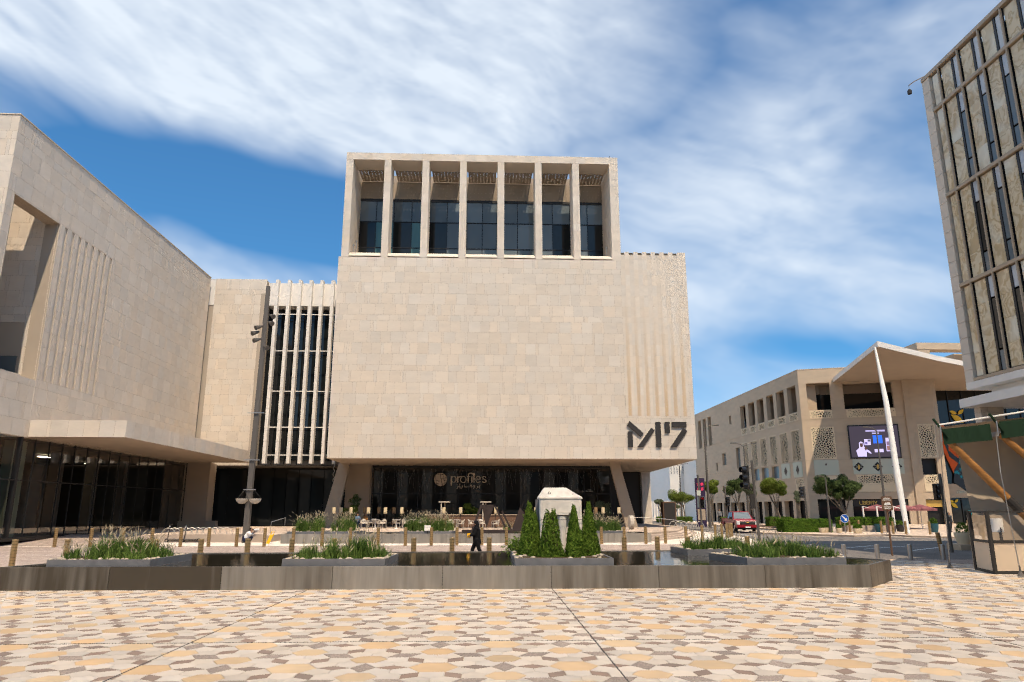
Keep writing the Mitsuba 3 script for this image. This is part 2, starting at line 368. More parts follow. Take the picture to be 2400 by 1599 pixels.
plaza_area = Polygon([(-24, 4), (24, 4), (24, 20.2), (17.9, 31.4), (14.9, 28.6), (13.3, 23), (12.4, 22.2), (10.8, 20.5), (-24, 21.5)])
tiles = []
for j in range(-5, 14):
    for i in range(-16, 16):
        ox, oy = X0 + PP * (i + 0.5 * (j % 2)), Y0 + PP * 0.8660 * j
        for (kd, v, f, ar, c) in SHAPES:
            x, y = ox + c[0], oy + c[1]
            pt = Point(x, y)
            if not plaza_area.contains(pt) or pool_poly.buffer(-0.35).contains(pt): continue
            dd = math.hypot(x, y); vis = y > 9.3 and abs(x - 0.042 * y) < 0.735 * y + 0.3
            tiles.append((ar / max(dd, 1) ** 3 if vis else 0, kd, v + [ox, oy, 0], f))
tiles.sort(key=lambda t: -t[0])
rest = {}
for i, (sc, kd, v, f) in enumerate(tiles):
    tn = (min(1, max(0, R.gauss(0.5, 0.25))), R.random())
    v = v + [0, 0, R.uniform(-0.0012, 0.0012)]
    if i < 300: ent('paving_stone', (v, f), 'm_tile' + kd, 'plaza', tone=tn)
    else:
        b = rest.setdefault(kd, [MB(), []]); b[0].add(v, f); b[1] += [tn] * len(v)
for kd, (b, tn) in rest.items():
    k = ent({'cream': 'cream_paving', 'sand': 'sand_paving', 'granite': 'granite_paving', 'brown': 'brown_paving'}[kd], b, 'm_tile' + kd, 'plaza', tone=np.array(tn)); tag(k, None, kind='stuff')
for a, b in (((-4.62, 20.4), (-4.75, 4)), ((1.95, 20.4), (1.82, 4)), ((8.6, 20.3), (8.5, 4)), ((15.1, 27), (15.0, 4)), ((-11.2, 20.4), (-11.3, 4)), ((-24, 12.58), (24, 12.52))):
    d = np.array(b) - a; nrm = np.array([-d[1], d[0]]) / np.linalg.norm(d) * 0.009
    ent('movement_joint', MB().prism(Polygon([a + nrm, a - nrm, b - nrm, b + nrm]), -0.004, 0.0035), 'm_dark', 'plaza')

# ------------------------------------------------------------------ pools
def wall_run(key, a, b, z1, ln, tones, z0=-0.02, t=0.09, inner=1):
    a, b = np.array(a, float), np.array(b, float); d = b - a; L = np.hypot(*d); d /= L; n = np.array([-d[1], d[0]]) * inner
    k = max(1, round(L / ln)); ed = np.linspace(0, L, k + 1)
    for i in range(k):
        p, q = a + d * (ed[i] + 0.006), a + d * (ed[i + 1] - 0.006)
        off = n * 0.004 * (i % 2)
        p, q = p + off, q + off
        m = MB().hull8([(*p, z0), (*q, z0), (*(q + n * t), z0), (*(p + n * t), z0)], [(*p, z1), (*q, z1), (*(q + n * t), z1), (*(p + n * t), z1)])
        ent('steel_panel', m, 'm_pool', key, tone=(tones(i / max(k - 1, 1)), 0))
pool = thing('reflecting_pool', 'long low reflecting pool clad in brushed steel panels on the mosaic plaza', 'pool')
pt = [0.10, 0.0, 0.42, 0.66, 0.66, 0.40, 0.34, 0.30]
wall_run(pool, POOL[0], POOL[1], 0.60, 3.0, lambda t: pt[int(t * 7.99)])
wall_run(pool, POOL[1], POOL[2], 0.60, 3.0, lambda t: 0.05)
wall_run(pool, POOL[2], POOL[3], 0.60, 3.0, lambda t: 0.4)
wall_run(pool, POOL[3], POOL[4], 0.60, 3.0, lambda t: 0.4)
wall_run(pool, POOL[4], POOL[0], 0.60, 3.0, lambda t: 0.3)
ent('plinth', MB().prism(pool_poly.buffer(-0.10), -0.01, 0.40), 'm_dark', pool)
ent('water', MB().prism(pool_poly.buffer(-0.085), 0.40, 0.575), 'm_waterbump', pool)
def planter(pts, z0, z1, label, group, soil=True):
    k = thing('water_planter', label, 'planter', group)
    pg = Polygon(pts); c = list(pg.exterior.coords)[:-1]
    if not pg.exterior.is_ccw: c = c[::-1]
    ins = pg.buffer(-0.05, join_style=2)
    ent('steel_rim', MB().prism(pg.difference(ins), z0, z1), 'm_planter', k)
    ent('soil', MB().prism(ins, z0, z1 - 0.03), 'm_soil', k)
    return k, pg
def pebbles(key, pg, z, n, inside=0.32, r=(0.025, 0.065)):
    m, tn = MB(), []
    ico = trimesh.creation.icosphere(1, 1.0)
    ring = pg.buffer(-0.04).difference(pg.buffer(-inside)); x0, y0, x1, y1 = pg.bounds; k = 0
    while k < n:
        x, y = R.uniform(x0, x1), R.uniform(y0, y1)
        if ring.contains(Point(x, y)):
            s = R.uniform(*r); v = ico.vertices * [s * R.uniform(.8, 1.4), s * R.uniform(.8, 1.2), s * .7] + [x, y, z + s * .3]
            m.add(v, ico.faces); tn += [(R.random(), R.random())] * len(v); k += 1
    tag(ent('pebbles', m, 'm_pebble', key, tone=np.array(tn)), 'pale rounded pebbles along the planter rim', kind='stuff')
def grass(pg, z, n, h, label, plume=0.06, lean=0.45, name='ornamental_grass'):
    """Arching blades from many tufts, with feathery seed heads."""
    bl, pl, tb, tp = MB(), MB(), [], []
    x0, y0, x1, y1 = pg.bounds; tufts = []
    while len(tufts) < max(6, n // 110):
        x, y = R.uniform(x0, x1), R.uniform(y0, y1)
        if pg.contains(Point(x, y)): tufts.append((x, y, R.uniform(.62, 1.12), R.random()))
    for i in range(n):
        x, y, s, tt = tufts[i % len(tufts)]
        a = R.uniform(0, 6.283); x += R.gauss(0, .10); y += R.gauss(0, .10)
        isp = R.random() < plume
        ed = min(1.0, .5 + pg.exterior.distance(Point(x, y)) / .7) if pg.contains(Point(x, y)) else .45
        L = ed * h * s * (R.uniform(1.0, 1.35) if isp else R.uniform(.5, 1.08)); ln = lean * R.uniform(.15, 1.25) * L
        w = R.uniform(.005, .011)
        t = np.array([0, .4, .75, 1.0]); px = x + math.cos(a) * ln * t ** 2; py = y + math.sin(a) * ln * t ** 2; pz = z + L * (t - .22 * (ln / L) * t ** 3)
        sx, sy = -math.sin(a + R.uniform(-.8, .8)), math.cos(a)
        ww = w * np.array([1, .9, .6, .1])
        v = np.concatenate([np.stack([px - sx * ww, py - sy * ww, pz], 1), np.stack([px + sx * ww, py + sy * ww, pz], 1)])
        f = [[j, j + 1, j + 5, j + 4] for j in range(3)]
        bl.add(v, f); tb += [(min(1, max(0, .15 + .5 * tt + R.gauss(0, .22))), 0)] * 8
        if isp:
            c = np.array([px[-1], py[-1], pz[-1]]); d = c - [px[2], py[2], pz[2]]; d /= np.linalg.norm(d) + 1e-9; q = R.uniform(.10, .2)
            for r in range(2):
                s2 = np.array([-d[1], d[0], 0.0]) if r else np.array([d[2], 0, -d[0]]); s2 = s2 / (np.linalg.norm(s2) + 1e-9) * .014
                pl.add([c - d * q * .3, c + d * q * .3 + s2, c + d * q, c + d * q * .3 - s2], [[0, 1, 2, 3]]); tp += [(R.random(), 0)] * 4
    k = thing(name, label, 'grass'); labels[k]['kind'] = 'stuff'
    ent('blades', bl, 'm_grass', k, tone=np.array(tb))
    if tp: ent('seed_heads', pl, 'm_plume', k, tone=np.array(tp))
gp = 'steel planters standing in the reflecting pool'
for pts, lab, glab, gin, hh, nn in (
    ([(-11.75, 20.72), (-9.0, 20.72), (-8.95, 23.5), (-12.1, 22.4)], 'leftmost steel planter in the front pool, holding tall grass with beige plumes', 'tall green grass with long beige plumes in the leftmost pool planter', 0.28, .62, 3600),
    ([(-5.45, 20.72), (-2.64, 20.72), (-2.55, 23.2), (-5.5, 22.2)], 'steel grass planter in the front pool left of the walking person', 'bushy green grass in the pool planter left of the walking person', 0.25, .58, 3600),
    ([(7.0, 27.2), (7.05, 25.1), (9.6, 25.4), (9.5, 27.0)], 'rear right steel planter of the front pool, with grass', 'soft green grass in the rear right planter of the pool', 0.2, .60, 2600),
    ([(7.15, 23.1), (7.5, 20.72), (10.35, 20.72), (11.0, 22.2), (9.9, 24.2)], 'front right steel planter at the pool corner, with low grass', 'low spreading grass in the front right corner planter of the pool', 0.22, .50, 3800)):
    k, pg = planter(pts, 0.3, 0.775, lab, gp); pebbles(k, pg, 0.75, 90)
    grass(pg.buffer(-gin), 0.74, nn, hh, glab, plume=0.06 if hh > .6 else .025)

# topiary planter with clipped cones and the white cast-concrete sculpture
TP = [(0.95, 20.72), (3.72, 20.72), (3.75, 23.2), (1.0, 25.2)]
k, pg = planter(TP, 0.3, 0.775, 'central steel pool planter holding clipped cone shrubs and a white sculpture', gp); pebbles(k, pg, 0.75, 60, .5)
def leaves(pts, nrm, size, shade, elong=1.6, jit=.9):
    """One small two-triangle leaf per point, facing roughly along nrm."""
    n = len(pts); nrm = nrm + NR.normal(0, jit * .5, (n, 3)); nrm /= np.linalg.norm(nrm, axis=1, keepdims=True) + 1e-9
    a = np.cross(nrm, NR.normal(0, 1, (n, 3))); a /= np.linalg.norm(a, axis=1, keepdims=True) + 1e-9; b = np.cross(nrm, a)
    s = (size * NR.uniform(.6, 1.3, n))[:, None]
    v = np.stack([pts - a * s * elong, pts - b * s * .55, pts + a * s * elong, pts + b * s * .55], 1).reshape(-1, 3)
    i = np.arange(n) * 4; f = np.concatenate([np.stack([i, i + 1, i + 2], 1), np.stack([i, i + 2, i + 3], 1)])
    return (v, f), np.repeat(np.stack([np.clip(shade, 0, 1), shade * 0], 1), 4, 0)
def cone(x, y, z0, h, r, label, n=5200, tips=((0, 0, 1.0),)):
    k = thing('cone_shrub', label, 'topiary', 'clipped cone shrubs in front of the white sculpture')
    P, N = [], []
    for (dx, dy, hh) in tips:
        m = n // len(tips); t = 1 - np.sqrt(1 - NR.uniform(0, 1, m) * .995); a = NR.uniform(0, 6.283, m)
        rr = r * 1.12 * (1 - t) * (1 + .10 * np.sin(a * 3 + t * 9 + dx * 20) + .06 * np.sin(a * 5 - t * 21)) * NR.uniform(.80, 1.06, m) + .015
        P.append(np.stack([x + dx * (.35 + .65 * t) + rr * np.cos(a), y + dy + rr * np.sin(a), z0 + h * hh * t + NR.normal(0, .02, m)], 1)); N.append(np.stack([np.cos(a), np.sin(a), a * 0 + .35], 1))
    P, N = np.vstack(P), np.vstack(N)
    sp = NR.uniform(0, 1, len(P)) < .006; P[sp] += N[sp] * .07
    ent('trunk', MB().tube([(x, y, z0 - .05), (x, y, z0 + h * .8)], [.03, .008]), 'm_bark', k)
    core = MB()
    for (dx, dy, hh) in tips: core.lathe([(0, 0.0), (r * .82, .02), (r * .38, h * hh * .5), (0.0, h * hh * .93)], 10, (x + dx * .6, y + dy, z0))
    ent('inner_twigs', core, 'm_soil', k)
    m, tn = leaves(P, N, .026, NR.beta(1.1, 1.5, len(P)) + .5 * (meshkit.noise(P * 9) - .5), jit=1.6)
    ent('crown', m, 'm_topiary', k, tone=tn)
cone(1.45, 22.3, .72, 1.72, .31, 'leftmost cone shrub, a broad one with a loose ragged tip')
cone(2.06, 21.9, .72, 1.52, .315, 'second cone shrub from the left, splitting into two pointed tips', tips=((-.10, 0, .97), (.11, .02, 1.0)))
cone(2.77, 21.9, .72, 1.62, .27, 'third cone shrub from the left, slim and evenly pointed')
cone(3.32, 22.6, .72, 1.74, .29, 'rightmost cone shrub beside the right end of the central planter')
cone(1.72, 23.7, .72, 1.42, .27, 'small cone shrub half hidden behind the leftmost cone')
k = thing('low_bush', 'small loose green bush at the back left corner of the central planter', 'bush')
P = NR.normal(0, 1, (900, 3)) * [.17, .15, .13] + [1.16, 24.6, .92]; m, tn = leaves(P, P - [1.16, 24.6, .8], .03, NR.uniform(.2, .9, 900)); ent('crown', m, 'm_topiary', k, tone=tn)
mat('m_cast', proc(lambda p, n, uv: mix((0.52, 0.47, 0.40), (0.74, 0.69, 0.61), fbm(p.x * 3, p.y * 3, p.z * 2, 4)) * (0.85 + 0.3 * fbm(p.x * 9, p.y * 9, p.z * 1.2, 3))), 0.6, 0.4)
sc = thing('block_sculpture', 'tall white cast block sculpture with sloped cap and a central tube, among the cone shrubs', 'sculpture')
bx0, bx1, by0, by1 = 1.88, 3.24, 23.5, 24.4
body = sbox(bx0, by0, bx1, by1).difference(sbox(2.10, by0 - .1, 3.06, by0 + .30)).buffer(-.05).buffer(.05, quad_segs=3)
ent('body', MB().prism(body, .6, 2.0), 'm_cast', sc)
ent('lintel', MB().prism(sbox(bx0, by0, bx1, by1).buffer(-.06).buffer(.06, quad_segs=4), 2.0, 2.44), 'm_cast', sc)
q0 = [(bx0 - .02, by0 - .03), (bx1 + .02, by0 - .03), (bx1 + .02, by1), (bx0 - .02, by1)]; q1 = [(bx0 + .20, by0 + .40), (bx1 - .46, by0 + .40), (bx1 - .46, by1 - .05), (bx0 + .20, by1 - .05)]
ent('cap', MB().hull8([(*p, 2.44) for p in q0], [(*p, 2.48) for p in q0]).hull8([(*p, 2.48) for p in q0], [(*p, 2.80) for p in q1]), 'm_cast', sc)
ent('side_block', MB().prism(sbox(1.80, 23.85, 1.88, 24.4), .6, 2.42), 'm_planter', sc)
ent('tube', MB().lathe([(.09, .6), (.10, 1.1), (.15, 1.86), (.17, 1.90), (.0, 1.93)], 20, (2.60, 23.62, 0)), 'm_cast', sc, smooth=40)
ent('bracket', MB().box(2.40, 2.80, 23.44, 23.76, 1.93, 1.99), 'm_cast', sc)
for x, y, z in ((2.2, 23.62, 2.62), (2.98, 23.62, 2.55), (2.2, 24.3, 2.84), (2.72, 24.3, 2.84)):
    g = np.linspace(0, 6.283, 13); ent('lifting_ring', MB().tube(np.stack([x + .04 * np.cos(g), y + g * 0, z + .04 * np.sin(g)], 1), .011, 6, False), 'm_dark', sc)
ent('tie_wire', MB().tube([(1.8, 23.5, 1.72), (1.95, 23.38, 1.80), (2.6, 23.34, 1.78), (3.26, 23.42, 1.80)], .008, 5), 'm_dark', sc)
# ------------------------------------------------------------------ gallery building (centre)
XU, YU, ZU = (1, 0, 0), (0, 1, 0), (0, 0, 1)
G = thing('gallery_building', 'large beige stone-clad cube building with a colonnaded top storey, centre of the view', 'building')
ent('core', MB().box(-13.57, 19.27, 64.03, 95, 6.52, 25.18).box(13.09, 19.27, 64.03, 95, 25.18, 25.75).box(18.9, 19.27, 64.03, 64.4, 25.75, 26.05).box(13.09, 19.27, 64.4, 95, 25.75, 26.05), 'm_joint', G)
clad(G, panels([(-13.6, 19.3, 6.5, 25.2), (18.90, 19.3, 25.2, 26.08)], holes=[(13.02, 18.90, 10.35, 25.3)]), (0, 64.03, 0), XU, ZU)
m19 = MB()
clad(G, panels([(64.05, 95, 6.5, 26.05)]), (19.27, 0, 0), YU, ZU, most=0, rest='side_cladding')
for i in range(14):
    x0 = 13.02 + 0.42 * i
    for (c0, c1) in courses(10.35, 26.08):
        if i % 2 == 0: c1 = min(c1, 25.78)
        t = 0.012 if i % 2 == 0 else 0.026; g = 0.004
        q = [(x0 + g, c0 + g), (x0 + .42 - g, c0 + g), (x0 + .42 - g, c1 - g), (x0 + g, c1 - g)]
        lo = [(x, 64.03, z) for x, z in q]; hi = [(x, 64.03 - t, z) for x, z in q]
        ent('fluted_panel', MB().add(lo + hi, [[4, 5, 6, 7], [0, 1, 5, 4], [1, 2, 6, 5], [2, 3, 7, 6], [3, 0, 4, 7]]), 'm_stain', G, tone=(min(1, max(0, R.gauss(.30 if i % 2 == 0 else .65, .15))), R.random()))  # recessed strips toned darker: shade of the shallow fluting put into the colour
ent('fluted_backing', MB().box(13.02, 18.9, 64.021, 64.029, 10.35, 25.7), 'm_stone', G, tone=(.2, .6))
for i in range(8): ent('parapet_block', MB().box(13.44 + .84 * i - .42, 13.44 + .84 * i - .42 + (.42 if i % 1 == 0 else 0), 64.2, 64.39, 25.76, 26.05), 'm_dim', G) if i < 7 else None
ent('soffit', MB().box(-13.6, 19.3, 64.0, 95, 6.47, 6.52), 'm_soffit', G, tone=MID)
PIERS = [(-13.38, -12.68), (-9.69, -9.04), (-6.03, -5.36), (-2.39, -1.72), (1.28, 1.94), (4.92, 5.59), (8.58, 9.26), (12.24, 13.09)]
for i, (a, b) in enumerate(PIERS):
    k = ent('pier', MB().box(a + .01, b - .01, 64.03, 68.9 if i in (0, 7) else 66.3, 25.2, 35.18), 'm_stone', G, tone=(.38, .6))
    clad(k, panels([(a, b, 25.2, 35.18)], wide=(2, 3), pn=0, ref=25.2, tall=.98, small=.72), (0, 64.03, 0), XU, ZU, name='stone_block')
k = ent('lintel', MB().box(-13.37, 13.08, 64.03, 66.3, 35.19, 35.88), 'm_stone', G, tone=(.38, .6))
clad(k, panels([(-13.38, 13.1, 35.18, 35.92)], ref=35.18, wide=(.75, 1.05), pn=.2), (0, 64.03, 0), XU, ZU, name='stone_block')
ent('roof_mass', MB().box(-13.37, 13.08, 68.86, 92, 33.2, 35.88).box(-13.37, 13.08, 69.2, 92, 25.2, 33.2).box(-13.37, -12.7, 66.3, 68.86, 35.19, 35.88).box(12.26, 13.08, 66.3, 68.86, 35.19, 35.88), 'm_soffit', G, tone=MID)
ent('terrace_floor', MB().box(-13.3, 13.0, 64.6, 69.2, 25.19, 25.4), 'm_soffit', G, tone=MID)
mat('m_perf', (0.30, 0.245, 0.185), 0.7, 0.3)
for i in range(7):
    a, b = PIERS[i][1], PIERS[i + 1][0]; w = b - a
    ent('sloping_sill', MB().hull8([(a, 64.0, 25.3), (b, 64.0, 25.3), (b, 64.7, 25.3), (a, 64.7, 25.3)], [(a, 64.02, 25.38), (b, 64.02, 25.38), (b, 64.7, 25.86), (a, 64.7, 25.86)]), 'm_stone', G, tone=(.72, .8))
    pg = sbox(a + .10, 66.34, b - .10, 68.78); hs = []
    for u in range(8):
        for v in range(9):
            if R.random() < .80: hs.append(Point(a + .15 + (u + .5 + R.uniform(-.12, .12)) * (w - .30) / 8, 66.45 + (v + .5) * .245).buffer(.08, quad_segs=1))
    c = ent('perforated_ceiling', MB().prism(pg.difference(unary_union(hs)), 35.20, 35.23), 'm_perf', G)
    hs = [Point(a + .1 + (u + .5) * (w - .2) / 7, 33.42 + (v + .5) * .42).buffer(.06, quad_segs=1) for u in range(7) for v in range(4) if R.random() < .6]
    ent('perforated_panel', MB().plate(sbox(a, 33.25, b, 35.15).difference(unary_union(hs)), (0, 68.8, 0), XU, ZU, 0, .02), 'm_perf', G)
cols = [-12.84 + 1.81 * i for i in range(15)]; cols[-1] = 12.3
MG = ['m_glassblue'] * 3 + ['m_glass']
for i in range(14):
    for j, (z0, z1) in enumerate(((25.42, 27.92), (27.98, 30.70), (30.80, 33.0))):
        mm = 'm_glass' if i in (0, 2, 4, 11, 13) and j < 2 else ('m_glassteal' if (i in (1, 3) and j < 2) else 'm_glassblue')
        ent('window_pane', MB().box(cols[i] + .03, cols[i + 1] - .03, 68.88, 68.92, z0, z1), mm, G, tone=(R.random(), 0))
mm = MB()
for c in cols: mm.box(c - .035, c + .035, 68.80, 68.98, 25.4, 33.1)
for z in (27.95, 30.75): mm.box(-12.8, 12.26, 68.81, 68.97, z - .04, z + .04)
ent('mullion_grid', mm.box(-12.8, 12.26, 68.78, 68.96, 33.0, 33.24), 'm_black', G)
ent('roof_antenna', MB().tube([(12.7, 66, 35.88), (12.7, 66, 37.1)], .03, 6), 'm_dark', G)
for x, z in ((-12.45, 26.6), (-12.2, 27.0), (11.9, 26.7)): ent('spot_lamp', MB().tube([(x, 65, 25.4), (x, 65, z)], .03, 6).lathe([(0, 0), (.11, .03), (.13, .14), (.0, .24)], 10, (x, 65, z)), 'm_steel', G)
# ground floor of the gallery: glazed restaurant
gx = [-11.1, -10.32, -8.4, -6.44, -4.1, -2.3, -.54, 1.1, 2.25, 4.26, 6.32, 7.77, 9.08, 10.54, 11.9, 13.2]
fr = MB()
for a in gx: fr.box(a - .035, a + .035, 74.44, 74.6, .57, 6.47)
ent('restaurant_mullions', fr.box(-11.1, 13.2, 74.45, 74.58, 3.62, 3.72).box(-11.1, 13.2, 74.45, 74.58, 6.30, 6.47), 'm_black', G)
for a, b in zip(gx[:-1], gx[1:]):
    for z0, z1 in ((.6, 3.62), (3.72, 6.30)): ent('restaurant_pane', MB().add([(a + .035, 74.52, z0), (b - .035, 74.52, z0), (b - .035, 74.52, z1), (a + .035, 74.52, z1)], [[0, 1, 2, 3]]), 'm_pane', G)
ent('restaurant_room', MB().box(-11.6, 13.4, 84, 84.2, .5, 6.47).box(-11.6, -11.4, 74.6, 84, .5, 6.47).box(13.25, 13.4, 74.5, 84, .5, 6.47).box(-11.4, 13.25, 74.6, 84, .48, .56).box(-11.4, 13.25, 74.7, 84, 6.2, 6.44), 'm_dark', G)
cord = MB()
for i in range(44):
    x = -10.8 + 23.6 * (i + R.uniform(-.4, .4)) / 44; y = 75.2 + R.uniform(0, 1.4)
    zb = R.choice([3.9, 4.0, 4.6, 4.1, 3.85])
    if i % 2: cord.tube([(x, y, 6.2), (x + R.uniform(-.05, .05), y, zb)], .011, 4, False)
    else:
        for s in (-1, 1): cord.tube([(x + s * R.uniform(.25, .5), y, 6.2), (x + s * .06, y, zb + .7), (x, y, zb)], .011, 4, False)
mat('m_signbrown', (0.16, 0.09, 0.055), .5, .4)
mat('m_cord', (0.30, 0.30, 0.29), 0.7, 0.3)
tag(ent('hanging_cords', cord, 'm_cord', G), 'thin pale cords hanging in V shapes behind the restaurant glass', kind='stuff')
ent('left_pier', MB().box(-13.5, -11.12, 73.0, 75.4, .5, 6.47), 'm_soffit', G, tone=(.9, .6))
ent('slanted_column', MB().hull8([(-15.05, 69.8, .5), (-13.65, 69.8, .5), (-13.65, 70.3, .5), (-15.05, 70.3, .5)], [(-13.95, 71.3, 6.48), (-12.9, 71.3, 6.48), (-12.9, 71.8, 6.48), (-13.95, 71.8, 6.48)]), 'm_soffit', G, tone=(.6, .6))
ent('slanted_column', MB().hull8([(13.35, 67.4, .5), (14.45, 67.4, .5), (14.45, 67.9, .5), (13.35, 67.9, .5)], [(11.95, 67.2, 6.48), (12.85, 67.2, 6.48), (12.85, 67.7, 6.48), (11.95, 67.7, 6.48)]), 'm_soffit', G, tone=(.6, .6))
ent('corner_pillar', MB().box(18.95, 20.0, 85.5, 94.8, .2, 6.47), 'm_stone', G, tone=(.3, .5))
ent('soffit_edge', MB().hull8([(19.0, 64.2, 6.473), (19.32, 64.2, 6.473), (20.25, 87, 6.473), (19.0, 87, 6.473)], [(19.0, 64.2, 6.49), (19.32, 64.2, 6.49), (20.25, 87, 6.6), (19.0, 87, 6.6)]), 'm_soffit', G, tone=MID)
ent('passage_wall', MB().box(14.2, 18.9, 86.0, 86.2, .3, 6.46).box(13.7, 14.0, 76, 86.2, .3, 6.46), 'm_dark', G)
bar = MB().box(-5, 4, 66.9, 67.6, .57, 1.6)
ent('bar_counter', bar, 'm_signbrown', G); ent('bar_top', MB().box(-5.1, 4.1, 66.8, 67.7, 1.6, 1.68), 'm_soffit', G, tone=(.9, .8))

# lettering on the wall: seven bars, and the restaurant name on its glass
s = thing('wall_sign', 'black M7 lettering made of seven bars low on the right of the stone facade', 'sign')
for q in (((13.02, 9.49), (13.3, 9.87), (14.52, 8.76), (14.24, 8.44)), ((13.1, 8.94), (13.52, 8.94), (13.52, 7.55), (13.09, 7.55)), ((13.93, 7.55), (15.22, 9.26), (15.54, 9.06), (14.45, 7.55)), ((15.64, 9.8), (16.1, 9.8), (16.09, 7.55), (15.63, 7.55)), ((16.48, 9.8), (16.93, 9.8), (16.92, 8.82), (16.48, 8.82)), ((17.13, 9.8), (18.47, 9.8), (18.46, 9.33), (17.13, 9.33)), ((16.89, 7.54), (18.15, 9.24), (18.5, 8.98), (17.47, 7.54))):
    p = Polygon(q); p = p if p.exterior.is_ccw else Polygon(q[::-1])
    ent('letter_bar', MB().plate(p, (0, 63.99, 0), XU, ZU, 0.03, .15), 'm_dark', s)
mat('m_sign', (0.80, 0.68, 0.55), 0.6, 0.4)
s = thing('restaurant_sign', 'pale profiles lettering in Latin and Arabic with a round cracked emblem on the glass', 'sign')
cx, cz, rr = -4.18, 5.08, .66
disc = Point(cx, cz).buffer(rr, quad_segs=10)
cuts = unary_union([LineString([(cx + a, cz + b), (cx + c, cz + d)]).buffer(.022) for a, b, c, d in ((-.06, .66, .0, .45), (0, .45, -.03, .25), (-.03, .25, .1, .02), (.1, .02, .22, -.62), (.1, .06, .7, .2), (-.7, -.14, .12, -.16), (-.4, -.16, -.38, -.7), (.28, .6, .3, .1), (-.5, .5, -.45, -.1), (-.6, -.42, -.2, -.44), (.1, -.5, .6, -.3), (-.3, .5, .3, .48), (.35, -.1, .62, -.15), (.36, .1, .4, -.3))])
ent('emblem', MB().plate(disc.difference(cuts), (0, 74.38, 0), XU, ZU, 0, .05), 'm_sign', s)
def stroke(pts, w0, w1=None): return LineString(pts).buffer(w0 / 2, cap_style=2)
def arc(cx, cy, rx, ry, a0, a1, n=18): return [(cx + rx * math.cos(math.radians(a0 + (a1 - a0) * i / n)), cy + ry * math.sin(math.radians(a0 + (a1 - a0) * i / n))) for i in range(n + 1)]
def ring(cx, cy, rx, ry, tx, ty):
    from shapely import affinity
    o = affinity.scale(Point(0, 0).buffer(1, quad_segs=12), rx, ry); i = affinity.scale(Point(0, 0).buffer(1, quad_segs=12), rx - tx, ry - ty)
    return affinity.translate(o.difference(i), cx, cy)
b0, xh = 4.76, .64
letters = {'p': unary_union([sbox(-3.14, 4.46, -3.00, 5.40), ring(-2.82, b0 + .32, .28, .33, .10, .06).intersection(sbox(-2.98, 4, -2, 6))]),
 'r': unary_union([sbox(-2.50, b0, -2.36, 5.40), LineString(arc(-2.16, 5.18, .24, .20, 160, 60)).buffer(.05)]),
 'o': ring(-1.86, b0 + .32, .33, .34, .10, .06),
 'f': unary_union([sbox(-1.42, b0, -1.28, 5.56), LineString(arc(-1.10, 5.52, .25, .20, 180, 40)).buffer(.05), sbox(-1.50, 5.32, -1.16, 5.40)]),
 'i': sbox(-1.06, b0, -.92, 5.36), 'l': sbox(-.84, b0, -.70, 5.74),
 'e': unary_union([ring(-.34, b0 + .32, .29, .34, .09, .06).difference(sbox(-.36, b0 + .14, 0, b0 + .34)), sbox(-.60, b0 + .33, -.08, b0 + .40)]),
 's': LineString(arc(.27, b0 + .49, .15, .14, 30, 250) + arc(.29, b0 + .17, .17, .15, 80, -160)).buffer(.052)}
for ch, p in letters.items(): ent('letter', MB().plate(p, (0, 74.38, 0), XU, ZU, 0, .05), 'm_sign', s)
L = lambda pts, w=.026: LineString(pts).buffer(w, cap_style=2)
ar = [unary_union([L([(-.17, 4.52), (-.17, 4.34), (-.36, 4.32), (-.42, 4.34)]), Point(-.20, 4.20).buffer(.035)]), L([(-.42, 4.40)] + arc(-.56, 4.34, .14, .22, 20, -70)), unary_union([ring(-.80, 4.44, .10, .09, .04, .04), L(arc(-.84, 4.40, .14, .20, 10, -80))]),
 unary_union([ring(-1.10, 4.52, .09, .09, .04, .04), L([(-1.01, 4.50), (-1.02, 4.34), (-1.72, 4.34), (-1.76, 4.66)]), Point(-1.12, 4.70).buffer(.03)]), unary_union([L([(-1.90, 4.46), (-1.92, 4.32), (-2.24, 4.32), (-2.24, 4.68)]), Point(-2.02, 4.19).buffer(.03), Point(-2.10, 4.19).buffer(.03)]), unary_union([L([(-2.26, 4.32), (-2.36, 4.36), (-2.40, 4.44)] + arc(-2.56, 4.34, .15, .22, 10, -80)), Point(-2.42, 4.58).buffer(.03)])]
for p in ar: ent('arabic_letter', MB().plate(p, (0, 74.38, 0), XU, ZU, 0, .05), 'm_sign', s)

# terrace in front of the gallery and the museum
mat('m_terrace', proc(lambda p, n, uv: mix((0.33, 0.255, 0.20), (0.42, 0.34, 0.27), cell_rand(dr.floor(p.x * .9 + dr.floor(p.y * .9) * .5), dr.floor(p.y * .9), 1)) * (.9 + .2 * fbm(p.x, p.y, 0, 3))), .85, .2)
tag(ent('terrace', MB().prism(Polygon([(-13.0, 52.5), (12.2, 52.5), (15.2, 57), (18.3, 66), (19.6, 72), (19.6, 97), (-13.0, 97)]), -.02, .50).prism(Polygon([(-45, 56), (-13.0, 52.4), (-13.0, 97), (-45, 97)]), -.02, .45), 'm_terrace'), 'raised pale stone terrace below the overhanging gallery and museum', kind='structure')
for i, z in enumerate((.36, .24, .12)):
    o = .38 * (i + 1)
    ent('step', MB().prism(Polygon([(10.8 + o, 50.3 - o * .3), (12.2 + o, 52.3), (15.2 + o, 56.9), (18.3 + o, 66), (19.6 + o, 72), (19.6 + o, 80), (19.6, 80), (19.6, 72.1), (18.3, 66.1), (15.2, 57.1), (12.2, 52.6), (10.8, 50.6)]), -.02, z), 'm_kerb', 'terrace', tone=MID)
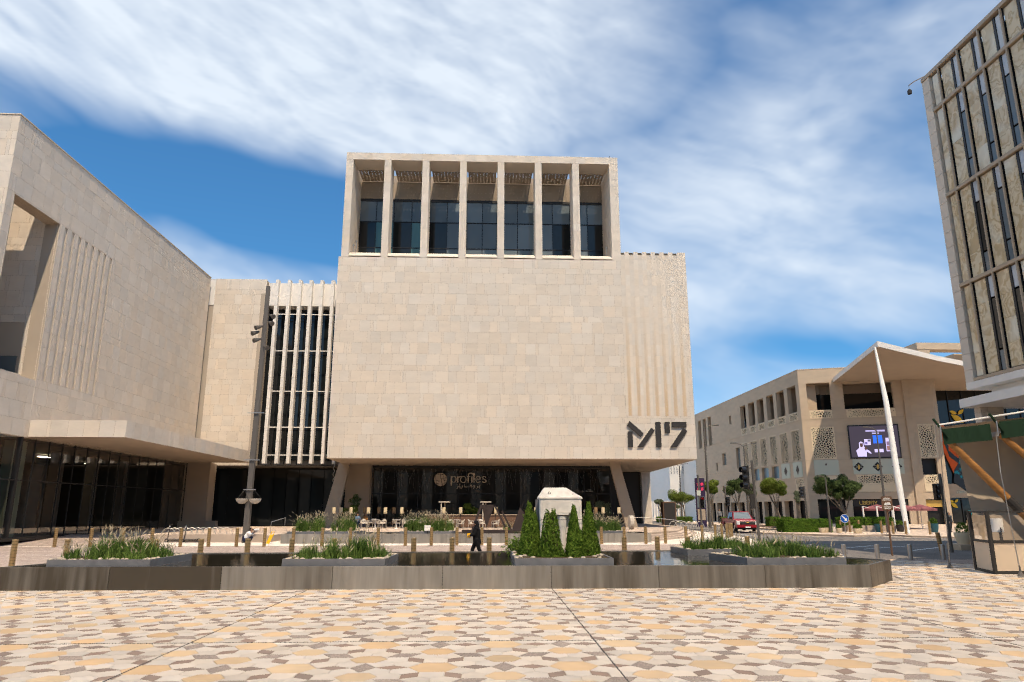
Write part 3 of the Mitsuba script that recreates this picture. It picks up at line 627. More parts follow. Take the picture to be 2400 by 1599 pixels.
ent('ramp_wall', MB().prism(Polygon([(-21.1, 49.6), (-13.9, 49.6), (-13.9, 56.2), (-28, 56.2)]), -.02, .447).prism(Polygon([(-21.3, 49.4), (-14.2, 49.4), (-14.2, 49.58), (-21.3, 49.58)]), -.02, .52), 'm_kerb', 'terrace', tone=MID)
ent('ramp', MB().hull8([(-60, 44.6, -.02), (-22, 44.6, -.02), (-21.3, 56.2, -.02), (-60, 56.2, -.02)], [(-60, 44.6, .004), (-22, 44.6, .004), (-21.3, 52.0, .44), (-60, 50, .44)]), 'm_setts', 'terrace')

# ------------------------------------------------------------------ link building with the fin screen
K = thing('link_building', 'beige link building with white vertical fins over dark glass, between museum and gallery', 'building')
ent('core', MB().box(-28.4, -22.55, 72.03, 80, 6.3, 25.4).box(-22.5, -13.6, 74.2, 92, 6.5, 25.3), 'm_joint', K)
clad(K, panels([(-27.75, -22.5, 6.35, 25.45)], holes=[(-23.0, -22.5, 6.3, 23.9)]), (0, 72.03, 0), XU, ZU)
ent('white_band', MB().box(-22.45, -13.62, 72.5, 74.1, 22.75, 25.2), 'm_white', K, tone=MID); ent('white_band', MB().box(-28.4, -27.72, 71.95, 72.6, 22.6, 25.35), 'm_white', K, tone=MID)
zz_ = [6.9, 10.1, 13.74, 17.92, 21.75]
gxs = np.linspace(-22.5, -13.6, 8)
for a, b in zip(gxs[:-1], gxs[1:]):
    for z0, z1 in zip([.5] + zz_, zz_ + [22.7]):
        y = 73.9 if z0 > 5 else 75.4
        ent('glass_pane', MB().box(a + .03, b - .03, y, y + .06, z0 + .03, z1 - .03), 'm_glass', K)
mm = MB()
for a in gxs: mm.box(a - .03, a + .03, 73.75, 73.98, 6.5, 22.7)
for z in zz_[1:]: mm.box(-22.5, -13.6, 73.78, 73.97, z - .04, z + .04)
ent('mullion_grid', mm, 'm_black', K)
fx = [-21.42, -20.2, -19.08, -17.96, -16.84, -15.70, -14.6]
for x in fx:
    k = ent('fin', MB().box(x - .16, x + .16, 71.95, 72.62, 6.5, 25.42), 'm_white', K, tone=(.45, .6))
    for z in np.arange(7.6, 25, 1.07): ent('fin_joint', MB().box(x - .163, x + .163, 71.947, 72.6, z, z + .022), 'm_joint', k)
rl = MB()
for z in (7.35, 10.1, 13.74, 17.92, 21.8): rl.box(-21.4, -13.6, 72.35, 72.45, z - .05, z + .05)
ent('rail', rl, 'm_white', K, tone=(.3, .6))
for a in np.arange(-27.85, -11.2, 1.85):
    for z0, z1 in ((.5, 3.5), (3.56, 6.45)): ent('lobby_pane', MB().box(a + .03, a + 1.82, 76.0, 76.05, z0, z1), 'm_glass', K)
mm = MB()
for a in np.arange(-27.85, -11, 1.85): mm.box(a - .03, a + .03, 75.9, 76.1, .45, 6.5)
ent('lobby_frame', mm.box(-29, -11.2, 75.92, 76.08, 3.49, 3.57).box(-29, -11.2, 76.06, 76.2, .45, 6.5), 'm_black', K)
ent('underside', MB().box(-28.4, -13.6, 72.0, 80, 6.24, 6.29), 'm_dim', K)
for x, z in ((-18.7, 2.35), (-16.6, 2.35)): ent('paper_notice', MB().box(x, x + .36, 75.95, 75.97, z, z + .28), 'm_white', K, tone=MID)
g = np.linspace(0, 9, 28); ent('spiral_ornament', MB().tube(np.stack([-14.35 + .07 * np.sin(g * 2), 71.2 + .07 * np.cos(g * 2), 6.45 - g * .19], 1), .028, 5), 'm_steel', K)

# ------------------------------------------------------------------ museum building (left)
B = thing('museum_building', 'beige stone museum block with a stone canopy over its dark glass lobby, far left', 'building')
hole = (40.7, 45.42, 10.0, 20.45)
wl = sbox(40.06, 6.45, 71.3, 25.25).difference(sbox(hole[0], hole[2], hole[1], hole[3]))
slots = [(46.03 + .849 * i, 46.36 + .849 * i, 10.15, 20.48) for i in range(8)]
wl2 = wl.difference(unary_union([sbox(a, c, b, d) for a, b, c, d in slots]))
ent('wall_core', MB().plate(wl2, (-28.12, 0, 0), YU, ZU, 0, .09).plate(wl, (-28.95, 0, 0), YU, ZU, 0, .79), 'm_joint', B)
clad(B, panels([(40.04, 71.35, 6.42, 25.3)], holes=[hole] + slots, ref=6.42), (-28.03, 0, 0), YU, ZU)
for a, b, c, d in slots: ent('groove_back', MB().box(-28.158, -28.088, a, b, c, d), 'm_stone', B, tone=(.35, .9))
ent('front_wall', MB().box(-70, -28.1, 40.07, 40.9, 6.45, 25.25), 'm_joint', B)
clad(B, panels([(-36, -28.0, 6.42, 25.3)], ref=6.42), (0, 40.07, 0), XU, ZU, most=0, rest='front_cladding')
ent('rear_mass', MB().box(-70, -28.96, 45.46, 71.3, 6.5, 25.25).box(-70, -37, 40.95, 45.4, 6.5, 25.25), 'm_joint', B)
clad(B, panels([(-37, -28.95, 8.0, 25.25)], holes=[(-33, -29.25, 10.3, 13.75)], ref=6.42), (0, 45.46, 0), XU, ZU, most=0, rest='loggia_cladding')
ent('loggia_reveal', MB().box(-28.94, -28.0, 45.425, 45.455, 6.5, 20.45).box(-28.94, -28.0, 40.68, 40.70, 10, 20.45), 'm_stone', B, tone=(.4, .6))
ent('loggia_soffit', MB().box(-28.94, -28.0, 40.71, 45.42, 20.45, 20.475), 'm_soffit', B, tone=MID)
ent('parapet', MB().box(-29.3, -28.97, 40.9, 45.45, 6.5, 10.35).box(-37, -28.97, 40.95, 45.42, 6.9, 7.1), 'm_stone', B, tone=(.6, .6))
k = ent('window', MB().box(-33, -29.25, 45.52, 45.56, 10.3, 13.75), 'm_glass', B)
ent('glass_balustrade', MB().box(-32, -29.25, 45.2, 45.23, 10.35, 11.5), 'm_glassblue', B, tone=(.1, 0))
ent('roof_edge', MB().box(-28.99, -27.96, 40.0, 71.38, 25.30, 25.36).box(-70, -28.99, 40.0, 40.95, 25.30, 25.36), 'm_stone', B, tone=(.3, .8))
cn = ent('canopy', MB().box(-27.98, -22.13, 45.48, 70.6, 6.47, 7.50).box(-29, -27.98, 38, 71.3, 6.40, 6.45), 'm_soffit', B, tone=(.5, .7))
clad(cn, panels([(-28.0, -22.1, 6.46, 7.52)], ref=6.46, tall=1.06, wide=(.8, 1.15), pn=.3), (0, 45.48, 0), XU, ZU, name='canopy_panel')
clad(cn, panels([(45.46, 70.62, 6.46, 7.52)], ref=6.46, tall=1.06, wide=(.8, 1.15), pn=.3), (-22.13, 0, 0), YU, ZU, name='canopy_panel')
ym = [38.0, 40.2, 42.4, 45.0, 46.5, 48.0, 49.5, 51.0, 52.6, 54.2, 55.8, 57.3, 58.9, 60.6, 62.2, 63.8, 65.4, 67.0, 68.7, 70.3]
mm = MB()
for y in ym: mm.box(-28.12, -28.04, y - .02, y + .02, .30, 6.42)
mm.box(-28.28, -27.98, 44.9, 45.1, .3, 6.42)
ent('lobby_frame', mm.box(-28.14, -28.02, 38, 70.3, 3.80, 3.87).box(-28.18, -27.98, 38, 70.3, .25, .45), 'm_black', B)
for a, b in zip(ym[:-1], ym[1:]):
    for z0, z1 in ((.45, 3.80), (3.87, 6.42)): ent('lobby_pane', MB().add([(-28.08, a + .03, z0), (-28.08, b - .03, z0), (-28.08, b - .03, z1), (-28.08, a + .03, z1)], [[0, 1, 2, 3]]), 'm_pane', B)
mat('m_greenwall', (0.11, 0.125, 0.085), 0.6, 0.4)
ent('lobby_room', MB().box(-42, -41.8, 36, 72, .3, 6.4).box(-42, -28.2, 36, 72, .3, .44).box(-42, -28.3, 36, 72, 6.25, 6.39).box(-42, -28.2, 71.0, 71.2, .3, 6.4).box(-42, -28.2, 35.8, 36, .3, 6.4), 'm_room', B)
ent('green_panel', MB().box(-29.2, -28.6, 45.25, 45.35, .44, 6.25).box(-28.75, -28.6, 45.35, 46.55, .44, 6.25), 'm_greenwall', B)
for y in (55, 60, 65): ent('lobby_column', MB().box(-32, -31.3, y, y + .7, .44, 6.25), 'm_dim', B)
scene['m_lamp'] = {'type': 'diffuse', 'reflectance': {'type': 'rgb', 'value': [.8, .8, .7]}}
for y0, y1, x in ((49.2, 49.8, -33), (57.0, 58.3, -34), (65.6, 66.1, -35), (66.9, 67.3, -35)):
    key = ent('ceiling_lamp', MB().box(x - .15, x + .15, y0, y1, 6.05, 6.10), 'm_lamp', B, emitter={'type': 'area', 'radiance': {'type': 'rgb', 'value': [9, 7.5, 4.5]}})
ent('end_pier', MB().box(-28.3, -25.9, 70.36, 72.0, .3, 6.46), 'm_soffit', B, tone=(.6, .7))
ent('bench_wall', MB().box(-28.4, -24.9, 70.2, 70.9, .4, 1.05), 'm_soffit', B, tone=(.5, .6))
# ------------------------------------------------------------------ corner building with lattice screens (right, far)
import manifold3d as m3
from scipy.spatial import Voronoi
ORD = ['first', 'second', 'third', 'fourth', 'fifth', 'sixth', 'seventh', 'eighth', 'ninth', 'tenth', 'eleventh', 'twelfth', 'thirteenth', 'fourteenth', 'fifteenth', 'sixteenth', 'seventeenth', 'eighteenth', 'nineteenth', 'twentieth', 'twenty-first', 'twenty-second', 'twenty-third', 'twenty-fourth', 'twenty-fifth']
CB = thing('corner_building', 'sandy stone corner building with cellular lattice screens, a tilted canopy and a video wall', 'building')
A18 = math.radians(18); EX = np.array([math.cos(A18), -math.sin(A18), 0]); NF = np.array([-math.sin(A18), -math.cos(A18), 0]); OC = np.array([41.0, 90.0, 0])
YN = (0, -1, 0); OL = np.array([41.0, 0, 0])
def lattice(w, h, seed, n, mid=True):
    """Plate of w by h with rounded cell openings, larger towards the middle."""
    r = np.random.RandomState(seed); P = []
    tries = 0
    while len(P) < n and tries < 9000:
        tries += 1; p = r.rand(2) * [w, h]; e = min(abs(p[0] - w / 2) / (w / 2), 1) if w > 1.6 * h else max(abs(p[0] - w / 2) / (w / 2), abs(p[1] - h / 2) / (h / 2))
        d = math.sqrt(w * h / n) * (.98 - .52 * e if mid else .7)
        if all(math.hypot(p[0] - q[0], p[1] - q[1]) > d for q in P): P.append(p)
    P = np.array(P); far = np.array([[-9 * w, 0], [9 * w, 0], [0, 9 * h], [0, -9 * h], [w / 2, 40 * h], [w / 2, -40 * h]])
    V = Voronoi(np.vstack([P, far])); frame = sbox(.07, .07, w - .07, h - .07); hs = []
    for i in range(len(P)):
        g = V.regions[V.point_region[i]]
        if g and -1 not in g:
            c = Polygon(V.vertices[g]).intersection(frame)
            if c.is_empty: continue
            s = c.buffer(-.055 - .02 * (c.area < .03)).buffer(.012, quad_segs=2)
            if s.area > .004: hs.append(s.simplify(.008))
    return sbox(0, 0, w, h).difference(unary_union(hs))
def shift(p, a, b):
    from shapely import affinity
    return affinity.translate(p, a, b)
FH = dict(log1=(.9, 3.75, 14.5, 18.0), log2=(5.25, 10.95, 14.5, 17.8), st1=(1.03, 3.7, 13.42, 14.43), st2=(5.38, 11.0, 13.42, 14.43), big=(.95, 3.72, 8.28, 12.34), l3=(5.75, 10.4, 5.14, 6.3), l4=(13.2, 15.1, 8.25, 12.35), w4=(13.2, 14.85, 6.2, 8.2), l5=(13.2, 15.1, 5.14, 6.2), shop=(1.0, 11.2, .1, 3.35), shop2=(13.1, 15.0, .1, 3.3))
front = sbox(.0, .1, 15.3, 19.8)
for (a, b, c, d) in FH.values(): front = front.difference(sbox(a, c, b, d))
LO = [(91.0, 93.7), (94.75, 97.4), (98.45, 100.95), (102.05, 104.6), (105.6, 108.1), (109.3, 111.6)]
LH = [(a, b, 14.5, 18.0) for a, b in LO] + [(a, b, 13.42, 14.43) for a, b in LO] + [(a, b, 8.15, 12.25) for a, b in LO] + [(a, b, 6.3, 8.0) for a, b in LO[2:5]] + [(91.0, 93.4, 4.6, 6.0)]
LH += [(119.7, 121.6, 9.4, 11.35), (113.0, 114.8, 8.5, 11.75), (116.0, 117.0, 15.8, 17.2), (124.2, 125.0, 8.7, 10.0), (121.6, 122.4, 4.9, 6.0), (118.0, 118.8, 5.3, 6.3), (114.6, 116, 5.6, 6.9), (111.6, 113, 5.6, 6.9)]
LH += [(126.4 + 3 * i, 128.3 + 3 * i, 13.2, 18.4) for i in range(3)] + [(91.3 + 3.55 * i, 94.0 + 3.55 * i, .1, 3.2) for i in range(11)]
left = sbox(-137, .1, -90.0, 19.8)
for (a, b, c, d) in LH: left = left.difference(sbox(-b, c, -a, d))
ent('front_wall', MB().plate(front, OC, EX, ZU, -.6, 0), 'm_rbstone', CB, tone=(.55, .6))
ent('side_wall', MB().plate(left, OL, YN, ZU, -.6, 0), 'm_rbstone', CB, tone=(.5, .5))
ins = lambda o: Polygon([(41 + o, 137), (41 + o, 90 + o * .4)] + [tuple((OC + EX * s - NF * o)[:2]) for s in (.9 + o * .2, 14.9)] + [(59.6, 95.0), (59.6, 137)])
ent('lower_core', MB().prism(ins(.75), .1, 13.35), 'm_black', CB)
ent('loggia_floor', MB().prism(ins(.62), 13.36, 14.42), 'm_dim', CB)
ent('loggia_glass', MB().prism(ins(3.4), 14.45, 16.9), 'm_glass', CB); ent('loggia_beam', MB().prism(ins(3.3), 16.9, 18.0), 'm_soffit', CB, tone=(.3, .8))
ent('roof_slab', MB().prism(ins(.61), 18.02, 19.6), 'm_soffit', CB, tone=(.3, .8))
ent('roof_coping', MB().plate(sbox(-.05, 19.8, 15.3, 19.88), OC, EX, ZU, -.7, .04).plate(sbox(-137, 19.8, -89.97, 19.88), OL, YN, ZU, -.7, .04), 'm_rbstone', CB, tone=(.8, .6))
for z in (13.33, 8.22 - .02, 4.2): ent('string_course', MB().plate(sbox(0, z - .05, 15.3, z), OC, EX, ZU, .0, .045).plate(sbox(-137, z - .05, -90.02, z), OL, YN, ZU, 0, .045), 'm_rbstone', CB, tone=(.05, .8))
for i, (nm, n) in enumerate((('st1', 52), ('st2', 150), ('big', 190), ('l3', 110), ('l4', 150), ('l5', 50))):
    a, b, c, d = FH[nm]; ent('lattice_screen', MB().plate(shift(lattice(b - a, d - c, 5 + i, n), a, c), OC, EX, ZU, -.05, .03), 'm_lattice', CB)
for q in ((5.75, 4.22, 10.4, 5.12), (.95, 4.22, 3.72, 6.2), (13.2, 4.22, 15.1, 5.12)): ent('lattice_base', MB().plate(sbox(*q), OC, EX, ZU, .003, .06), 'm_lattice', CB)
for i, (a, b) in enumerate(LO):
    ent('lattice_screen', MB().plate(shift(lattice(b - a, 4.1, 40 + i, 64), -b, 8.15), OL, YN, ZU, -.03, .01), 'm_lattice', CB)
    ent('lattice_screen', MB().plate(shift(lattice(b - a, 1.0, 60 + i, 22), -b, 13.42), OL, YN, ZU, -.03, .01), 'm_lattice', CB)
    ent('loggia_back', MB().box(41.7, 43.5, a - .35, a - .05, 14.45, 18), 'm_rbstone', CB, tone=(.4, .7))
ent('lattice_screen', MB().plate(shift(lattice(2.4, 1.4, 77, 50), -93.4, 4.6), OL, YN, ZU, -.03, .01), 'm_lattice', CB)
for a, b, c, d in LH[18:21] + LH[22:30]: ent('side_window', MB().box(41.35, 41.45, a, b, c, d), 'm_glassblue', CB, tone=(R.random() * .6, 0))
mat('m_advert', (0.52, 0.55, 0.46), 0.6, 0.3)
mat('m_gold', (0.62, 0.40, 0.10), 0.4, 0.5)
mat('m_yellow', (0.80, 0.50, 0.02), 0.5, 0.4)
ad = ent('advert_panel', MB().plate(sbox(.95, 6.28, 3.85, 8.18), OC, EX, ZU, .003, .06), 'm_advert', CB)
ad2 = ent('advert_panel', MB().plate(sbox(5.45, 6.34, 11.2, 8.2), OC, EX, ZU, .003, .06), 'm_advert', CB)
for cx_ in (6.1, 8.25, 10.4):
    dm = Polygon([(cx_ - .58, 7.25), (cx_, 6.68), (cx_ + .58, 7.25), (cx_, 7.82)])
    e = ent('diamond_emblem', MB().plate(dm.difference(unary_union([LineString([(cx_ - .4, 7.42), (cx_ + .42, 7.1)]).buffer(.025), LineString([(cx_ - .42, 7.08), (cx_ + .4, 7.4)]).buffer(.025)])), OC, EX, ZU, .065, .085), 'm_black', ad2)
    ent('emblem_figure', MB().plate(Polygon([(cx_ - .1, 6.95), (cx_ + .12, 7.0), (cx_ + .16, 7.4), (cx_, 7.58), (cx_ - .14, 7.36)]), OC, EX, ZU, .088, .1), 'm_gold', ad2)
ent('emblem_star', MB().plate(Polygon([(2.35 + (.22 if k % 2 else .08) * math.cos(k * .3927), 7.6 + (.22 if k % 2 else .08) * math.sin(k * .3927)) for k in range(16)]), OC, EX, ZU, .065, .08), 'm_dim', ad)
for i, (a, b) in enumerate(LO[:2]):
    p = ent('advert_panel', MB().plate(sbox(-b, 6.15, -a, 8.1), OL, YN, ZU, .003, .06), 'm_advert', CB); c = -(a + b) / 2
    ent('diamond_emblem', MB().plate(Polygon([(c - .5, 7.1), (c, 6.5), (c + .5, 7.1), (c, 7.75)]), OL, YN, ZU, .065, .085), 'm_dim', p)
ent('pilaster', MB().plate(sbox(12.05, .1, 12.75, 17.9), OC, EX, ZU, .004, .25), 'm_rbstone', CB, tone=(.4, .7))
ent('shop_front', MB().plate(sbox(1.0, .1, 11.2, 3.3), OC, EX, ZU, -.58, -.5), 'm_glass', CB); ent('shop_sign_band', MB().plate(sbox(5.0, 2.45, 11.2, 3.3), OC, EX, ZU, -.48, -.2), 'm_dark', CB)
ent('shop_pier', MB().plate(sbox(4.2, .1, 5.0, 3.34), OC, EX, ZU, -.48, -.1), 'm_rbstone', CB, tone=(.5, .5))
ent('door_sign', MB().plate(sbox(13.15, 2.4, 14.9, 3.2), OC, EX, ZU, -.48, -.3), 'm_gold', CB)
s = thing('shop_sign', 'gold LIBERTY lettering on the dark band over the shop window of the lattice building', 'sign')
for i, ch in enumerate('LIBERTY'):
    m = meshkit.text_mesh(ch, .42, .04, True); w = np.asarray(m.vertices); xo = [5.72, 6.03, 6.18, 6.50, 6.80, 7.12, 7.40][i]
    ent('letter', (OC + (w[:, :1] + xo) * EX + (w[:, 1:2] + 2.70) * np.array(ZU) + (w[:, 2:] - .19) * NF, m.faces), 'm_gold', s)
# glazed bay with the mural, right of the front
P0 = np.array([61.0, 94.0, 0]); gu = np.array([1.0, 0, 0]); gn = np.array([0, -1.0, 0]); gl = 6.0
E0 = OC + EX * 15.3; ent('return_wall', MB().hull8([(E0[0], E0[1], .1), (E0[0] + .5, E0[1], .1), (61.3, 94.0, .1), (60.6, 94.0, .1)], [(E0[0], E0[1], 17.9), (E0[0] + .5, E0[1], 17.9), (61.3, 94.0, 17.9), (60.6, 94.0, 17.9)]), 'm_rbstone', CB, tone=(.4, .7))
ent('glazed_bay', MB().plate(sbox(.3, .1, 20, 17.9), P0, gu, ZU, -.2, -.1), 'm_glass', CB)
mm = MB()
for i in range(11): mm.plate(sbox(.3 + i * 2.0 - .05, .1, .3 + i * 2.0 + .05, 17.9), P0, gu, ZU, -.09, .05)
for z in (3.4, 8.2, 13.2): mm.plate(sbox(.3, z - .06, 20, z + .06), P0, gu, ZU, -.085, .055)
ent('bay_mullions', mm, 'm_black', CB); ent('bay_band', MB().plate(sbox(.4, 3.6, 20, 5.4), P0, gu, ZU, -.08, .07), 'm_rbstone', CB, tone=(.1, .9))
mat('m_orange', (0.72, 0.11, 0.012), 0.6, 0.3); mat('m_teal', (0.02, 0.30, 0.36), 0.6, 0.3)
mu = thing('wall_mural', 'orange mural of a dark patterned figure with teal flowers on the glazed bay', 'mural')
ent('orange_field', MB().plate(Polygon([(.3, 13.8), (1.1, 13.2), (3.6, 11.2), (4.4, 5.4), (3.2, 5.6), (1.75, 6.6), (.45, 10.4)]), P0, gu, ZU, .08, .1), 'm_orange', mu)
ent('dark_figure', MB().plate(Polygon([(1.0, 10.6), (1.3, 10.9), (1.5, 10.4), (1.4, 9.8), (2.4, 8.9), (3.8, 8.3), (4.6, 8.0), (4.6, 4.3), (3.0, 4.5), (1.5, 5.6), (1.8, 7.2), (2.5, 8.1), (1.4, 9.0)]), P0, gu, ZU, .105, .12), 'm_black', mu)
for i in range(16):
    c = (R.uniform(1.9, 4.2), R.uniform(5.0, 8.3)); fl = Polygon([(c[0] + (.30 if k % 2 else .1) * math.cos(k * .3927), c[1] + (.30 if k % 2 else .1) * math.sin(k * .3927)) for k in range(16)])
    ent('flower', MB().plate(fl, P0, gu, ZU, .125, .135), 'm_teal', mu)
def leafshape(cx_, cz_, a, b, ang):
    t = np.linspace(0, 1, 9); e = b * np.sin(t * math.pi); p = [(x, y) for x, y in zip(-a + 2 * a * t, e)] + [(x, -y) for x, y in zip((-a + 2 * a * t)[::-1], e[::-1])][1:-1]
    return Polygon([(cx_ + x * math.cos(ang) - y * math.sin(ang), cz_ + x * math.sin(ang) + y * math.cos(ang)) for x, y in p]).buffer(0)
for nm, sx, sz, k_ in (('upper', 3.3, 14.3, 1.0), ('lower', 1.2, 2.8, .60)):
    g = thing('leaf_emblem', f'yellow three-leaf emblem on dark glass, the {nm} of two', 'emblem')
    for dx, dz, a, b, an in ((-.50, .62, .52, .24, -.35), (.55, .68, .58, .25, .65), (-.05, -.25, .98, .42, -.62)): ent('leaf', MB().plate(leafshape(sx + dx * k_, sz + dz * k_, a * k_, b * k_, an), P0, gu, ZU, .07, .1), 'm_yellow', g)
s = thing('shop_sign', 'small pale LIBERTY lettering over the glazed bay entrance', 'sign'); m = meshkit.text_mesh('LIBERTY', .30, .03, True); w = np.asarray(m.vertices)
ent('lettering', (P0 + (w[:, :1] + 1.75) * gu + (w[:, 1:2] + 4.2) * np.array(ZU) + (w[:, 2:] + .08) * gn, m.faces), 'm_advert', s)
po = thing('poster_panel', 'teal poster panel with a red shape beside the glazed bay entrance', 'poster'); ent('board', MB().plate(sbox(2.7, .0, 4.2, 1.95), P0, gu, ZU, .3, .4), 'm_teal', po)
mat('m_red', (0.45, 0.02, 0.03), 0.5, 0.4); ent('red_shape', MB().plate(Polygon([(3.1, .3), (3.7, .3), (3.75, .9), (3.5, 1.05), (3.7, 1.5), (3.15, 1.5), (3.2, 1.0), (3.0, .8)]), P0, gu, ZU, .405, .42), 'm_red', po)
# video wall
vs = thing('video_wall', 'large lit video screen on the sandy facade showing a man in white and phone pictures', 'screen')
ent('frame', MB().plate(sbox(5.28, 8.28, 11.06, 12.42), OC, EX, ZU, .003, .16), 'm_black', vs)
def glow(name, c, poly, d, e=1.0):
    scene.setdefault(name, {'type': 'diffuse', 'reflectance': {'type': 'rgb', 'value': [.02, .02, .02]}})
    return ent('screen_image' if d > .17 else 'screen', MB().plate(poly, OC, EX, ZU, d, d + .006), name, vs, emitter={'type': 'area', 'radiance': {'type': 'rgb', 'value': [q * e for q in c]}})
glow('m_led', (.075, .06, .085), sbox(5.42, 8.42, 10.92, 12.28), .165, .35)
W, BL = (.55, .48, .80), (.03, .14, .85)
for poly, c in ((Polygon([(6.15, 8.5), (6.0, 9.25), (6.35, 9.55), (6.4, 10.2), (6.62, 10.38), (6.9, 10.2), (6.95, 9.7), (7.2, 9.4), (7.55, 9.15), (7.75, 8.85), (7.5, 8.9), (7.2, 9.1), (7.15, 8.5)]), W),
                (sbox(7.02, 9.9, 7.75, 10.65), W), (sbox(8.05, 10.1, 9.1, 11.1), BL), (sbox(8.1, 9.0, 9.1, 9.4), W), (sbox(9.45, 9.1, 10.15, 10.75), W), (sbox(7.3, 11.55, 9.5, 11.75), (.4, .35, .6)), (sbox(8.0, 11.25, 8.8, 11.42), (.4, .35, .6))): glow('m_led2', c, poly, .175, .55)
for poly, c in ((Polygon([(6.5, 9.75), (6.62, 9.65), (6.82, 9.75), (6.84, 10.15), (6.5, 10.15)]), (.09, .05, .04)), (Polygon([(6.95, 9.5), (7.15, 9.75), (7.3, 9.5), (7.1, 9.2)]), (.09, .05, .04)), (sbox(9.52, 9.85, 10.08, 10.3), (.2, .13, .2)), (sbox(9.52, 9.2, 10.08, 9.78), (.25, .13, .12)), (sbox(7.1, 10.0, 7.36, 10.28), (.15, .12, .3)), (sbox(7.42, 10.33, 7.7, 10.6), (.1, .1, .12))): glow('m_led3', c, poly, .183, .55)
# canopy on its mast
ca = thing('roof_canopy', 'huge flat pale canopy projecting from the lattice building towards the street', 'canopy')
cp = Polygon([(44.9, 88.55), (39.5, 68.1), (50.0, 74.8), (72, 87), (84, 104), (62, 100), (58, 88)])
ent('slab', MB().prism(cp, 17.92, 18.5), 'm_soffit', ca, tone=(.45, .75)); ent('edge_band', MB().prism(cp.buffer(.03, join_style=2).difference(cp.buffer(-.02)), 17.97, 18.52), 'm_white', ca, tone=(.35, .9))
ms = thing('canopy_mast', 'tall tapering white mast leaning back under the canopy tip', 'mast')
ent('shaft', MB().tube([(36.6, 62.0, .0), (37.3, 63.7, 5), (38.3, 65.8, 12), (39.35, 68.4, 17.95)], [.20, .27, .24, .10], 18), 'm_white', ms, smooth=30, tone=None); ent('base_plate', MB().lathe([(.0, .03), (.5, .03), (.5, .0)], 16, (36.6, 62, .06)), 'm_steel', ms)

# ------------------------------------------------------------------ tower with onyx panels (right, near)
OB = thing('onyx_building', 'tall building at the right edge with veined onyx panels in a bronze grid', 'building')
def fn_onyx(p, n, uv):
    o = uv.x * 61.0; x, z = p.y * 0.9 + o, p.z * 0.9 + uv.y * 43.0
    wx = fbm(x * 0.9, z * 0.9, o, 4) - 0.5; wz = fbm(x * 0.9 + 7.7, z * 0.9 + 3.1, o, 4) - 0.5
    r = fbm(x * 0.8 + wx * 2.6, z * 0.55 + wz * 2.6, 1.5, 3)
    band = 0.5 + 0.5 * dr.sin(r * 46.0); b2 = 0.5 + 0.5 * dr.sin(r * 120.0 + 1.0)
    c = mix((0.46, 0.335, 0.175), (0.70, 0.60, 0.42), band * 0.65 + b2 * 0.2 + 0.3 * wx)
    return mix(c, (0.72, 0.69, 0.57), smoothstep(0.52, 0.75, fbm(x * 0.5 + 3, z * 0.5, 2.0, 3)) * 0.8)
mat('m_onyx', proc(fn_onyx), 0.25, 0.5)
mat('m_glasscloud', (0.46, 0.50, 0.54), .08, .5)  # whitish base colour paints the cloud reflection into the uppermost panes
mat('m_bronze', (0.40, 0.315, 0.225), 0.45, 0.4)
XT = 24.0
ent('core', MB().box(XT + .62, 50, 6, 33.4, 8.05, 24.7), 'm_black', OB)
lv = [8.28, 13.08, 17.98, 22.9, 24.95]; yb = [33.42, 32.66] + [32.66 - 1.552 * i for i in range(1, 18)]
for i, (z0, z1) in enumerate(zip(np.arange(8.0, 24.9, .806), np.arange(8.806, 25.8, .806))): ent('corner_stone', MB().box(XT, XT + 1.5, 33.46, 34.05, z0 + .01, min(z1, 25.1) - .01), 'm_stone', OB, tone=(R.uniform(.2, .5), .8))
for r in range(4):
    z0, z1 = lv[r] + .09, lv[r + 1] - .09
    for b in range(len(yb) - 1):
        ya, yz = yb[b] - .06, yb[b + 1] + .06
        yo = yz if b == 0 else ya - .84
        nz = max(1, round((z1 - z0) / 1.25)); e = np.linspace(z0 + .05, z1 - .05, nz + 1)
        for j in range(nz): ent('onyx_panel', MB().box(XT + .10, XT + .16, yo + .02, ya - .06, e[j] + .004, e[j + 1] - .004), 'm_onyx', OB, tone=(R.random(), R.random()))
        if b:
            cut = [z0, z0 + .22 * (z1 - z0), z0 + .76 * (z1 - z0), z1] if r < 3 else [z0, z1]
            for j in range(len(cut) - 1): ent('window_pane', MB().box(XT + .13, XT + .17, yz + .02, yo - .15, cut[j] + .05, cut[j + 1] - .05), ('m_glasscloud' if j == len(cut) - 2 else ('m_glassblue' if R.random() < .7 else 'm_glass')), OB, tone=(1.0 if j == len(cut) - 2 else R.random() * .6, 0))
            ent('window_frame', MB().box(XT + .09, XT + .6, yo - .14, yo - .02, z0, z1), 'm_black', OB)
for y in yb[1:]: ent('mullion', MB().box(XT - .03, XT + .05, y - .04, y + .04, 8.36, 24.93), 'm_bronze', OB); ent('mullion_web', MB().box(XT + .051, XT + .13, y - .03, y + .03, 8.36, 24.93), 'm_black', OB)
for z in lv[1:4]: ent('ledge', MB().box(XT - .035, XT + .45, 6, 33.45, z - .085, z + .085), 'm_bronze', OB)
ent('ledge', MB().box(XT - .04, XT + .6, 6, 34.06, 24.94, 25.15), 'm_bronze', OB); ent('ledge', MB().box(XT - .035, XT + .61, 6, 33.44, 8.2, 8.36), 'm_bronze', OB)
ent('lower_slab', MB().box(XT - .05, 50, 6, 34.0, 7.85, 8.18), 'm_white', OB, tone=(.3, .8)); ent('neck', MB().box(XT + .55, 50, 6, 33.1, 7.44, 7.84), 'm_white', OB, tone=(.2, .9))
ent('lower_slab', MB().box(XT - .25, 50, 6, 34.4, 7.0, 7.43), 'm_white', OB, tone=(.3, .8))
k = ent('pillar', MB().box(XT + .45, XT + 1.6, 33.9, 34.38, .0, 7.0), 'm_joint', OB)
